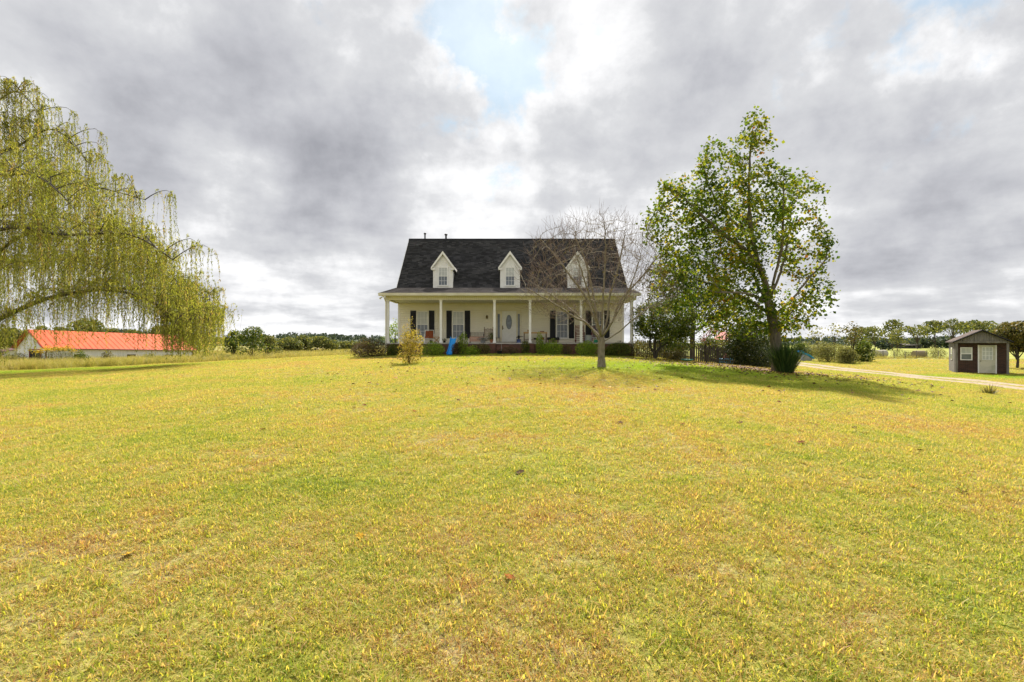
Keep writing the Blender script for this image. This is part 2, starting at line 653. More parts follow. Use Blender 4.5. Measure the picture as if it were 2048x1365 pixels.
# ------------------------------------------------------------------ grass (instanced tufts)
def instancer(name, pts, rot, scl, idx, variants, label, cat):
    me = bpy.data.meshes.new(name)
    pts = np.asarray(pts, dtype=np.float32)
    me.vertices.add(len(pts))
    me.vertices.foreach_set('co', pts.ravel())
    a = me.attributes.new('rot', 'FLOAT_VECTOR', 'POINT')
    a.data.foreach_set('vector', np.asarray(rot, dtype=np.float32).ravel())
    a = me.attributes.new('scl', 'FLOAT', 'POINT')
    a.data.foreach_set('value', np.asarray(scl, dtype=np.float32))
    a = me.attributes.new('pick', 'INT', 'POINT')
    a.data.foreach_set('value', np.asarray(idx, dtype=np.int32))
    o = bpy.data.objects.new(name, me)
    COL.objects.link(o)
    c = bpy.data.collections.new(name + '_tufts')
    for vme in variants:
        c.objects.link(bpy.data.objects.new(vme.name, vme))
    ng = bpy.data.node_groups.new(name, 'GeometryNodeTree')
    ng.interface.new_socket('Geometry', in_out='INPUT', socket_type='NodeSocketGeometry')
    ng.interface.new_socket('Geometry', in_out='OUTPUT', socket_type='NodeSocketGeometry')
    gi, go = ng.nodes.new('NodeGroupInput'), ng.nodes.new('NodeGroupOutput')
    ci = ng.nodes.new('GeometryNodeCollectionInfo')
    ci.inputs['Collection'].default_value = c
    ci.inputs['Separate Children'].default_value = True
    ci.inputs['Reset Children'].default_value = True
    ip = ng.nodes.new('GeometryNodeInstanceOnPoints')
    ip.inputs['Pick Instance'].default_value = True

    def attr(n, t):
        q = ng.nodes.new('GeometryNodeInputNamedAttribute')
        q.data_type = t
        q.inputs['Name'].default_value = n
        return next(s for s in q.outputs if s.enabled and s.name == 'Attribute')
    ng.links.new(gi.outputs[0], ip.inputs['Points'])
    ng.links.new(ci.outputs[0], ip.inputs['Instance'])
    ng.links.new(attr('pick', 'INT'), ip.inputs['Instance Index'])
    ng.links.new(attr('rot', 'FLOAT_VECTOR'), ip.inputs['Rotation'])
    ng.links.new(attr('scl', 'FLOAT'), ip.inputs['Scale'])
    ng.links.new(ip.outputs[0], go.inputs[0])
    md = o.modifiers.new('scatter', 'NODES')
    md.node_group = ng
    return tag(o, label, cat, None, 'stuff')


def tuft(name, n, rad, h0, h1, w, mat, lean=0.5, seed=1, curl=0.35, heads=0):
    rg = np.random.default_rng(seed)
    ang = rg.random(n) * 2 * np.pi
    rr = np.sqrt(rg.random(n)) * rad
    base = np.stack([rr * np.cos(ang), rr * np.sin(ang), np.full(n, -0.01)], -1)
    h = h0 + (h1 - h0) * rg.random(n) ** 1.3
    la = rg.random(n) * 2 * np.pi
    ln = (rg.random(n) ** 0.8) * lean
    d = np.stack([np.cos(la) * np.sin(ln), np.sin(la) * np.sin(ln), np.cos(ln)], -1)
    side = np.stack([-np.sin(la + rg.normal(size=n) * 0.6), np.cos(la + rg.normal(size=n) * 0.6), np.zeros(n)], -1)
    hz = np.stack([np.cos(la), np.sin(la), np.zeros(n)], -1)
    hh, ww = h[:, None], (w * (0.6 + 0.8 * rg.random(n)))[:, None]
    mid = base + d * hh * 0.55
    tip = base + d * hh + hz * hh * curl * rg.random(n)[:, None] - np.array([0, 0, 1]) * hh * curl * 0.35 * rg.random(n)[:, None]
    V = np.stack([base - side * ww * 0.5, base + side * ww * 0.5, mid + side * ww * 0.45, mid - side * ww * 0.45, tip], 1)
    b = np.arange(n)[:, None] * 5
    T = np.concatenate([b + [0, 1, 2], b + [0, 2, 3], b + [3, 2, 4]], 0)
    rnd = rg.random(n)
    me = np_mesh(name, V, tris=T, rnd=np.concatenate([rnd, rnd, rnd]))
    me.materials.append(mat)
    return me


def blade_mat():
    m, nt, bs, out = new_mat('grass_blade')
    f, lu, P = lawn_colour(nt)
    at = N(nt, 'ShaderNodeAttribute')
    at.attribute_name = 'rnd'
    f2 = math_(nt, 'ADD', f, math_(nt, 'MULTIPLY', math_(nt, 'SUBTRACT', at.outputs['Fac'], 0.5), 0.5))
    c = ramp(nt, f2, [(0.26, (0.22, 0.31, 0.04)), (0.39, (0.37, 0.42, 0.06)), (0.50, (0.54, 0.49, 0.095)), (0.58, (0.61, 0.51, 0.18)), (0.68, (0.55, 0.39, 0.18)), (0.80, (0.38, 0.21, 0.09))])
    c = mixc(nt, lu, c, (0.25, 0.42, 0.02))
    nt.links.new(c, bs.inputs['Base Color'])
    bs.inputs['Roughness'].default_value = 0.55
    bs.inputs['Specular IOR Level'].default_value = 0.25
    tr = N(nt, 'ShaderNodeBsdfTranslucent')
    nt.links.new(mixc(nt, 1.0, c, (1.2, 1.1, 0.6), 'MULTIPLY'), tr.inputs['Color'])
    mx = N(nt, 'ShaderNodeMixShader')
    mx.inputs[0].default_value = 0.55
    nt.links.new(bs.outputs[0], mx.inputs[1])
    nt.links.new(tr.outputs[0], mx.inputs[2])
    nt.links.new(mx.outputs[0], out.inputs[0])
    return m


def scatter_lawn():
    bm_ = blade_mat()
    variants = [tuft('tuft_a%d' % i, 70, 0.13, 0.022, 0.060, 0.0050, bm_, 1.35, 20 + i, 0.6) for i in range(5)]
    variants += [tuft('tuft_b%d' % i, 34, 0.09, 0.04, 0.09, 0.007, bm_, 1.1, 40 + i, 0.6) for i in range(2)]
    P, S = [], []
    for d0, d1, dens, sc in ((1.4, 5, 560, 0.74), (5, 9, 340, 0.78), (9, 16, 190, 0.88), (16, 27, 85, 1.1), (27, 42, 36, 1.3), (42, 76, 11, 1.9)):
        area = (d1 - d0) * (1.12 * (d0 + d1) + 5)
        n = int(area * dens)
        D = d0 + (d1 - d0) * RNG.random(n)
        keep = RNG.random(n) < (1.12 * D + 2.5) / (1.12 * d1 + 2.5)
        D = D[keep]
        x = (RNG.random(len(D)) * 2 - 1) * (1.12 * D + 2.5)
        P.append(np.stack([x, D], -1))
        S.append(np.full(len(D), sc))
    P, S = np.concatenate(P), np.concatenate(S)
    x, y = P[:, 0], P[:, 1]
    edge = np.interp(x, [-60, -40, -34, -30, -20, -9, 9, 16, 22, 30], [37, 39, 43, 50, 56, 54, 52, 52, 58, 72])
    dx = x - drive_x(y)
    ok = (y < edge) & (np.abs(np.abs(dx) - 1.15) > 0.58) & ~((np.abs(x) < 8.3) & (y > 30.9) & (y < 43))
    # thin the sward where it is worn
    S = np.where(np.abs(dx) < 2.2, np.minimum(S, 0.8), S)
    th = 0.5 + 0.5 * np.sin(x * 1.7 + 2 * np.sin(y * 0.9)) * np.sin(y * 1.3 + 1.5 * np.sin(x * 0.7))
    ok &= RNG.random(len(x)) < 0.8 + 0.2 * th
    x, y, S = x[ok], y[ok], S[ok]
    z = zt_np(x, y) + 0.03 * np.sin(x * 0.9 + 1.3) * np.sin(y * 0.7)
    n = len(x)
    rot = np.stack([RNG.normal(size=n) * 0.08, RNG.normal(size=n) * 0.08, RNG.random(n) * 6.283], -1)
    pick = RNG.integers(0, 5, n)
    tall = RNG.random(n) < 0.17
    pick[tall] = RNG.integers(5, 7, tall.sum())
    instancer('lawn_grass', np.stack([x, y, z], -1), rot, S * (0.75 + 0.6 * RNG.random(n)), pick, variants,
              'short dry yellow green grass of the mown lawn', 'grass')


scatter_lawn()

# ------------------------------------------------------------------ farmhouse (local frame: front wall y=0, porch floor z=0)
M_siding = pm('vinyl_siding', (0.82, 0.78, 0.66), 0.55, (0.75, 0.70, 0.58), 2.2, (0.3, 1, 3))
M_white = pm('white_paint', (0.84, 0.83, 0.80), 0.5, (0.76, 0.75, 0.71), 4.0)
M_cream = pm('cream_trim', (0.76, 0.71, 0.55), 0.5, (0.68, 0.62, 0.46), 3.0)
M_shutter = pm('black_shutter', (0.010, 0.011, 0.016), 0.45, (0.016, 0.017, 0.022), 8.0)
M_brick = brick_mat('red_brick', (0.15, 0.052, 0.026), (0.09, 0.034, 0.02), (0.13, 0.10, 0.075))
M_ceil = lines_mat('porch_soffit', (0.74, 0.72, 0.62), (0.36, 0.34, 0.27), 0.10, 0)
M_beam = lines_mat('vinyl_beam', (0.74, 0.69, 0.50), (0.48, 0.44, 0.30), 0.12, 0, width=0.08)
M_glass = pm('window_glass', (0.10, 0.12, 0.14), 0.08, (0.16, 0.18, 0.20), 1.4, spec=0.6)
M_blind = pm('glass_over_blind', (0.56, 0.57, 0.53), 0.12, (0.42, 0.44, 0.42), 1.6, (6, 1, 0.6), spec=0.5)
M_dglass = pm('leaded_glass', (0.18, 0.21, 0.24), 0.1, (0.10, 0.12, 0.15), 5.0, spec=0.6)
M_roofbase = pm('roof_felt', (0.012, 0.012, 0.013), 0.9)
M_shingle = rnd_mat('asphalt_shingle', [(0.0, (0.012, 0.012, 0.013)), (0.45, (0.034, 0.034, 0.036)), (0.85, (0.065, 0.064, 0.067)), (1.0, (0.10, 0.096, 0.096))], 0.85, posvar=(0.6, 0.8))
M_shingle2 = rnd_mat('sunlit_shingle', [(0.0, (0.05, 0.045, 0.044)), (0.5, (0.085, 0.075, 0.072)), (1.0, (0.14, 0.12, 0.115))], 0.9, posvar=(0.6, 0.4))  # paler brown-grey: sunlight on the low porch slope, put into the colour
M_metal = pm('dark_metal', (0.03, 0.03, 0.032), 0.5, metal=0.3)
M_gutter = pm('gutter_enamel', (0.74, 0.72, 0.64), 0.4, (0.60, 0.57, 0.47), 1.5)
M_brass = pm('aged_brass', (0.16, 0.12, 0.05), 0.4, metal=0.7)
M_concrete = pm('porch_slab', (0.48, 0.45, 0.40), 0.85, (0.36, 0.33, 0.29), 5.0)

HOUSE = thing('farmhouse', 'cream sided farmhouse with black roof, three dormers and a full porch', 'house', (0, 34, 1.6))
HX0, HX1 = -7.98, 7.84


def house():
    H = HOUSE
    # wall core, gables and lapped front boards
    wall = MB().prism_x([(0.02, -0.1), (8.4, -0.1), (8.4, 3.8), (4.2, 8.0), (0.02, 3.8)], HX0, HX1).build('wall', M_siding, H)
    board = MB().prism_x([(0.015, 0.0), (-0.032, 0.0), (-0.034, 0.074), (-0.006, 0.092), (-0.004, 0.1265), (0.015, 0.1265)], HX0 + 0.02, HX1 - 0.02).mesh('siding_board')
    board.materials.append(M_siding)
    for i in range(22):
        o = bpy.data.objects.new('siding_board', board)
        o.location = (0, 0, 0.015 + i * 0.127)
        o.parent = wall
        COL.objects.link(o)
    for x in (HX0 - 0.03, HX1 - 0.09):
        B(x, x + 0.12, -0.045, 0.05, 0.0, 2.76).build('corner_board', M_white, H)
    B(HX0, HX1, -0.05, -0.024, 2.66, 2.745).build('frieze_board', M_cream, H)
    # foundation, porch slab, steps and piers
    B(HX0 + 0.05, HX1 - 0.05, 0.05, 8.3, -1.9, -0.12).build('foundation', M_brick, H)
    B(HX0 - 0.02, HX1 + 0.02, -3.03, 0.04, -1.6, -0.085).build('porch_foundation', M_brick, H)
    B(HX0 - 0.06, HX1 + 0.06, -3.07, 0.03, -0.08, 0.0).build('porch_floor', M_concrete, H)
    B(-1.1, 0.7, -0.30, -0.05, 0.002, 0.075).build('door_sill', M_concrete, H)
    st = MB()
    for k in range(3):
        st.box(-0.98, 0.92, -3.08 - 0.30 * (k + 1), -3.08 - 0.30 * k, -1.3, -0.17 * (k + 1))
    st.build('brick_steps', M_brick, H)
    for x in (-1.45, 1.0):
        B(x, x + 0.42, -3.45, -3.075, -1.3, -0.05).build('brick_pier', M_brick, H)
    # posts, beam, ceiling
    for px in (776, 882, 989, 1060, 1162, 1263):
        x = (px - 1024) * 31.1 / F
        p = MB().box(x - 0.075, x + 0.075, -2.975, -2.825, 0.0, 2.75)
        p.box(x - 0.105, x + 0.105, -3.005, -2.795, 0.001, 0.10).box(x - 0.10, x + 0.10, -3.0, -2.8, 2.66, 2.748)
        p.build('porch_post', M_white, H)
    B(-8.12, 7.98, -3.0, -2.8, 2.75, 2.985).build('porch_beam', M_beam, H)
    for x in (-8.12, 7.78):
        B(x, x + 0.2, -2.798, -0.05, 2.752, 2.98).build('side_beam', M_beam, H)
    B(-7.9, 7.76, -2.796, -0.052, 2.80, 2.84).build('porch_ceiling', M_ceil, H)
    B(-8.35, 8.05, -3.36, -3.003, 2.985, 3.01).build('soffit', M_ceil, H)
    B(-8.41, 8.12, -3.42, -3.37, 2.96, 3.12).build('fascia', M_cream, H)
    g = MB().prism_x([(-3.422, 2.975), (-3.50, 2.985), (-3.53, 3.10), (-3.54, 3.145), (-3.422, 3.145)], -8.44, 8.15).build('gutter', M_gutter, H)
    for x in (-8.07, 7.72):
        d = MB().tube([(x, -3.46, 2.98), (x, -3.44, 2.86), (x, -3.06, 2.62), (x, -3.055, -0.55), (x - 0.03, -3.2, -0.68)], 0.045, 6)
        d.build('downspout', M_gutter, H)
    # main roof: deck, ridge cap, rake boards, shingle courses
    RX = 8.12
    pitch = math.atan2(8.22 - 3.87, 4.2)
    deck = MB().prism_x([(0.0, 3.84), (4.2, 8.19), (8.4, 3.84), (8.4, 3.78), (4.2, 8.05), (0.0, 3.70)], -RX, RX)
    roof = deck.build('roof', M_roofbase, H)
    for s in (-1, 1):
        x0, x1 = (-RX - 0.03, -RX - 0.001) if s < 0 else (RX + 0.001, RX + 0.03)
        MB().prism_x([(-0.02, 3.85), (4.2, 8.20), (8.42, 3.85), (8.42, 3.66), (4.2, 8.0), (-0.02, 3.66)], x0, x1).build('rake_board', M_white, roof)
    MB().prism_x([(4.05, 8.06), (4.2, 8.235), (4.35, 8.06), (4.35, 8.03), (4.2, 8.2), (4.05, 8.03)], -RX - 0.02, RX + 0.02).build('ridge_cap', M_roofbase, roof)

    def courses(name, p0, p1, x0f, x1f, mat, parent, lift=0.014, expo=0.145, seed=3):
        """rows of lapped three-tab shingles between eave line p0=(y,z) and top line p1"""
        rg = np.random.default_rng(seed)
        d = np.array([p1[0] - p0[0], p1[1] - p0[1]])
        L = np.linalg.norm(d)
        d /= L
        nrm = np.array([-d[1], d[0]])
        V, Q, Rn = [], [], []
        for c in range(int(L / expo) + 1):
            t0 = c * expo
            t1 = min(t0 + expo + 0.03, L + 0.02)
            xa, xb = x0f(t0 / L), x1f(t0 / L)
            x = xa - rg.random() * 0.3
            while x < xb:
                w = 0.24 + 0.10 * rg.random()
                a, b = max(x, xa), min(x + w - 0.008, xb)
                x += w
                if b - a < 0.03:
                    continue
                dr = rg.random() * 0.022
                li = lift * (0.6 + 1.1 * rg.random())
                lo = np.array(p0) + d * (t0 - dr)
                hi = np.array(p0) + d * t1
                f = lo + nrm * li
                e = lo - nrm * 0.004
                h = hi + nrm * 0.002
                k = len(V)
                V += [(a, f[0], f[1]), (b, f[0], f[1]), (b, h[0], h[1]), (a, h[0], h[1]), (a, e[0], e[1]), (b, e[0], e[1])]
                Q += [(k, k + 1, k + 2, k + 3), (k + 4, k + 5, k + 1, k)]
                r = rg.random()
                r = 0.2 + 0.6 * r
                Rn += [r, r * 0.3]
        me = np_mesh(name, np.array(V), quads=np.array(Q), rnd=np.array(Rn))
        return tag(link(name, me, mat, parent), kind='stuff')

    courses('roof_shingles', (0.0, 3.845), (4.2, 8.195), lambda t: -RX, lambda t: RX, M_shingle, roof)
    # porch roof, flaring a little past the gables
    pr = MB()
    top, bot = [(-8.14, 0.06, 3.86), (8.14, 0.06, 3.86)], [(-8.45, -3.44, 3.125), (8.15, -3.44, 3.125)]
    vs = [bot[0], bot[1], top[1], top[0]] + [(x, y, z - 0.09) for x, y, z in (bot[0], bot[1], top[1], top[0])]
    pr.add(vs, [(0, 1, 2, 3), (7, 6, 5, 4), (0, 4, 5, 1), (1, 5, 6, 2), (2, 6, 7, 3), (3, 7, 4, 0)])
    proof = pr.build('porch_roof', M_roofbase, H)
    courses('porch_shingles', (-3.47, 3.128), (0.05, 3.868), lambda t: -8.47 + 0.31 * t, lambda t: 8.17 - 0.03 * t, M_shingle2, proof, 0.010, 0.15, 9)
    for s in (-1, 1):
        xg = s * 8.0
        MB().add([(xg, -0.02, 3.0), (xg, -2.98, 3.0), (xg, -2.98, 3.14), (xg, -0.02, 3.78)], [(0, 1, 2, 3)]).build('porch_gable_panel', M_beam, H)
    # windows and shutters of the ground floor
    for i, (a, b, c, d, e, f) in enumerate([(821, 832.5, 833.2, 857.6, 858.3, 869), (893, 903.6, 904.3, 929, 929.8, 940.5),
                                            (1099.7, 1111, 1111.8, 1136.6, 1137.4, 1148), (1171, 1182.5, 1183.2, 1207.5, 1208.2, 1219)]):
        X = [(q - 1024) * 34 / F for q in (a, b, c, d, e, f)]
        z0, z1 = 0.33, 2.24
        window(H, X[2], X[3], z0, z1, -0.092, i >= 2)
        for s0, s1 in ((X[0], X[1]), (X[4], X[5])):
            sh = B(s0, s1, -0.055, -0.024, z0 - 0.02, z1 + 0.02).build('shutter', M_shutter, H)
            for zc in (z0 + 0.06, (z0 + z1) / 2):
                sl = MB()
                for q in range(13):
                    zz = zc + q * 0.065
                    sl.add([(s0 + 0.05, -0.056, zz), (s1 - 0.05, -0.056, zz), (s1 - 0.05, -0.066, zz + 0.02), (s0 + 0.05, -0.066, zz + 0.02), (s0 + 0.05, -0.056, zz + 0.05), (s1 - 0.05, -0.056, zz + 0.05)],
                           [(0, 1, 2, 3), (3, 2, 5, 4)])
                sl.build('louvre_panel', M_shutter, sh)
    # front door with oval light, side lights
    fr = MB()
    for x0, x1 in ((-1.09, -1.03), (-0.83, -0.70), (0.30, 0.39), (0.57, 0.64)):
        fr.box(x0, x1, -0.085, -0.02, 0.076, 2.22)
    fr.box(-1.09, 0.64, -0.09, -0.019, 2.221, 2.31)
    fr.build('door_frame', M_cream, H)
    for x0, x1 in ((-1.03, -0.83), (0.39, 0.57)):
        sl = B(x0, x1, -0.05, -0.023, 0.10, 2.21).build('side_light', M_cream, H)
        B(x0 + 0.02, x1 - 0.02, -0.058, -0.051, 0.30, 2.02).build('pane', M_glass, sl)
    door = B(-0.695, 0.295, -0.075, -0.022, 0.08, 2.215).build('door', M_white, H)
    sd_ = MB()
    for a in ((-0.695, -0.64, 0.08, 2.215), (0.24, 0.295, 0.08, 2.215), (-0.639, 0.239, 0.08, 0.30), (-0.639, 0.239, 2.12, 2.214)):
        sd_.box(a[0], a[1], -0.10, -0.076, a[2], a[3])
    sd_.build('storm_door_frame', M_white, door)
    B(-0.52, 0.10, -0.084, -0.0755, 0.42, 0.82).build('door_panel', M_white, door)
    ov, ring = MB(), MB()
    n = 28
    pts = [(-0.215 + 0.165 * math.cos(2 * math.pi * k / n), 1.45 + 0.47 * math.sin(2 * math.pi * k / n)) for k in range(n)]
    ov.add([(x, -0.0795, z) for x, z in pts], [tuple(range(n))]).build('oval_light', M_dglass, door)
    ring.tube([(-0.215 + 0.185 * math.cos(2 * math.pi * k / n), -0.082, 1.45 + 0.49 * math.sin(2 * math.pi * k / n)) for k in range(n + 1)], 0.022, 6).build('oval_trim', M_dglass, door)
    MB().tube([(-0.665, -0.10, 1.12), (-0.665, -0.15, 1.12), (-0.665, -0.15, 1.02), (-0.56, -0.15, 1.02)], 0.022, 6).box(-0.70, -0.635, -0.112, -0.1005, 0.92, 1.2).build('door_handle', M_brass, door)
    # porch lantern
    lt = MB().box(-1.80, -1.72, -0.045, -0.0235, 1.74, 1.94)
    lt.tube([(-1.76, -0.045, 1.90), (-1.76, -0.15, 1.97), (-1.76, -0.19, 1.90)], 0.012, 5)
    lamp = lt.lathe([(0.03, 0.0), (0.055, 0.02), (0.075, 0.16), (0.02, 0.22), (0.01, 0.25)], (-1.76, -0.19, 1.68), 8).build('porch_lantern', M_brass, H)
    # flood lamp under the eave corner
    fl = MB().tube([(-8.2, -3.2, 2.98), (-8.2, -3.2, 2.92)], 0.04, 8)
    for s in (-1, 1):
        fl.tube([(-8.2, -3.2, 2.93), (-8.2 + s * 0.10, -3.28, 2.88), (-8.2 + s * 0.16, -3.36, 2.80)], [0.02, 0.035, 0.07], 8)
    fl.build('flood_lamp', M_gutter, H)
    # plumbing vents behind the ridge
    for px, h, r in ((850, 0.56, 0.06), (892, 0.48, 0.075)):
        x = (px - 1024) * 38.5 / F
        v = MB().tube([(x, 4.5, 7.6), (x, 4.5, 8.2 + h - 0.12)], r, 8)
        v.lathe([(r * 1.0, 0), (r * 1.6, 0.02), (r * 1.6, 0.11), (r * 0.6, 0.14)], (x, 4.5, 8.2 + h - 0.14), 10).build('vent_pipe', M_metal, roof)
    # dormers
    for cx in (-4.85, -0.135, 4.60):
        dormer(H, cx)
    # street number on a post
    cu = bpy.data.curves.new('house_number', 'FONT')
    cu.body = '1\n4\n1\n1'
    cu.size = 0.16
    cu.space_line = 0.82
    cu.align_x = 'CENTER'
    cu.extrude = 0.004
    tmp = bpy.data.objects.new('house_number', cu)
    COL.objects.link(tmp)
    bpy.context.view_layer.update()
    me = bpy.data.meshes.new_from_object(tmp.evaluated_get(bpy.context.evaluated_depsgraph_get()))
    bpy.data.objects.remove(tmp)
    me.materials.clear()
    o = link('house_number', me, M_metal, H)
    o.rotation_euler = (R(90), 0, 0)
    o.location = ((1060 - 1024) * 31.1 / F, -2.981, 2.18)


def window(parent, x0, x1, z0, z1, y, dark):
    w = MB()
    f = 0.075
    w.box(x0, x0 + f, y, -0.005, z0, z1).box(x1 - f, x1, y, -0.005, z0, z1)
    w.box(x0 + f, x1 - f, y, -0.005, z1 - f, z1)
    fr = w.build('window', M_white, parent)
    B(x0 - 0.03, x1 + 0.03, y - 0.03, -0.006, z0 - 0.05, z0 + 0.03).build('sill', M_white, fr)
    zm = (z0 + z1) / 2
    up = B(x0 + f, x1 - f, y + 0.018, y + 0.03, zm + 0.02, z1 - f).build('pane', M_glass if dark else M_blind, fr)
    lo = B(x0 + f, x1 - f, y + 0.028, y + 0.04, z0 + 0.03, zm - 0.02).build('pane', M_glass, fr)
    B(x0 + f, x1 - f, y + 0.006, y + 0.05, zm - 0.02, zm + 0.02).build('meeting_rail', M_white, fr)
    W = x1 - x0 - 2 * f
    for za, zb, yy in ((zm + 0.02, z1 - f, y + 0.010), (z0 + 0.03, zm - 0.02, y + 0.020)):
        g = MB()
        for k in (1, 2):
            xx = x0 + f + W * k / 3
            g.box(xx - 0.008, xx + 0.008, yy, yy + 0.007, za, zb)
        zc = (za + zb) / 2
        g.box(x0 + f, x1 - f, yy - 0.001, yy + 0.006, zc - 0.008, zc + 0.008)
        g.build('muntin', M_white, fr)


def dormer(H, cx):
    hw = 0.645
    zb, ze, za = 3.87, 5.43, 6.33
    y0 = 0.02
    root = MB().prism_y([(cx - hw, zb - 0.15), (cx + hw, zb - 0.15), (cx + hw, ze), (cx, za - 0.02), (cx - hw, ze)], y0, 2.4).build('dormer', M_white, H)
    bd = MB()
    k = 0
    z = zb
    while z < za - 0.1:
        w = hw if z < ze else hw * (za - z) / (za - ze)
        bd.prism_x([(y0, z), (y0 - 0.02, z), (y0 - 0.004, z + 0.118), (y0, z + 0.118)], cx - w + 0.005, cx + w - 0.005)
        if z < ze:
            for s in (-1, 1):
                xs = cx + s * hw
                bd.add([(xs, y0, z), (xs + s * 0.02, y0, z), (xs + s * 0.004, y0, z + 0.118), (xs, 1.7, z), (xs + s * 0.02, 1.7, z), (xs + s * 0.004, 1.7, z + 0.118)], [(1, 4, 5, 2), (0, 3, 4, 1), (0, 1, 2)])
        z += 0.12
    bd.build('dormer_siding', M_siding if False else M_white, root)
    for s in (-1, 1):
        B(cx + s * hw - 0.05, cx + s * hw + 0.05, y0 - 0.035, y0 + 0.02, zb, ze).build('corner_board', M_white, root)
    B(cx - hw - 0.05, cx + hw + 0.05, y0 - 0.05, y0 + 0.012, zb - 0.02, zb + 0.09).build('base_trim', M_white, root)
    # roof: two slopes running back into the main roof
    ov = 0.16
    sl = (za - ze) / hw
    rf = MB()
    zt_, zl = za + 0.10, ze - ov * sl + 0.10
    prof = [(cx - hw - ov, zl), (cx, zt_), (cx + hw + ov, zl), (cx + hw + ov, zl - 0.07), (cx, zt_ - 0.09), (cx - hw - ov, zl - 0.07)]
    rf.prism_y(prof, y0 - 0.16, 2.6)
    rf.build('dormer_roof', M_roofbase, root)
    rk = MB()
    for s in (-1, 1):
        a, b = (cx + s * (hw + ov + 0.01), zl - 0.005), (cx, zt_ - 0.005)
        poly = [(a[0], a[1] - 0.17), (a[0], a[1]), (b[0], b[1]), (b[0], b[1] - 0.22)]
        rk.prism_y(poly if s < 0 else poly[::-1], y0 - 0.20, y0 - 0.161)
        rk.box(*sorted((cx + s * (hw + ov), cx + s * (hw - 0.08))), y0 - 0.159, y0 - 0.03, zl - 0.20, zl - 0.075)
        x = cx + s * (hw + ov)
        rk.box(min(x, x + s * 0.03), max(x, x + s * 0.03), y0 - 0.158, 1.5, zl - 0.17, zl + 0.0)
    rk.build('rake_trim', M_white, root)
    dm = MB()
    window(root, cx - 0.36, cx + 0.36, zb + 0.15, zb + 1.47, y0 - 0.075, False)


house()


# ------------------------------------------------------------------ outbuildings
M_greywood = pm('grey_weathered_wood', (0.22, 0.205, 0.185), 0.85, (0.11, 0.10, 0.09), 3.0, (8, 8, 0.6), bump=0.3)
M_redroof = pm('red_metal_roof', (0.58, 0.115, 0.04), 0.6, (0.44, 0.075, 0.028), 1.1, (4, 0.35, 1), spec=0.2)
M_redtrim = pm('dark_red_trim', (0.25, 0.03, 0.025), 0.5)
M_whitemetal = pm('white_metal_siding', (0.76, 0.77, 0.78), 0.5, (0.62, 0.64, 0.65), 1.2, (6, 6, 0.5))
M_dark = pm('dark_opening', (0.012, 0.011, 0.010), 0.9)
M_brownroof = rnd_mat('brown_shingle', [(0.0, (0.06, 0.042, 0.036)), (1.0, (0.12, 0.088, 0.076))], 0.9)
M_darkbrick = brick_mat('dark_red_brick_siding', (0.035, 0.016, 0.010), (0.075, 0.032, 0.020), (0.07, 0.052, 0.042), 1.0)


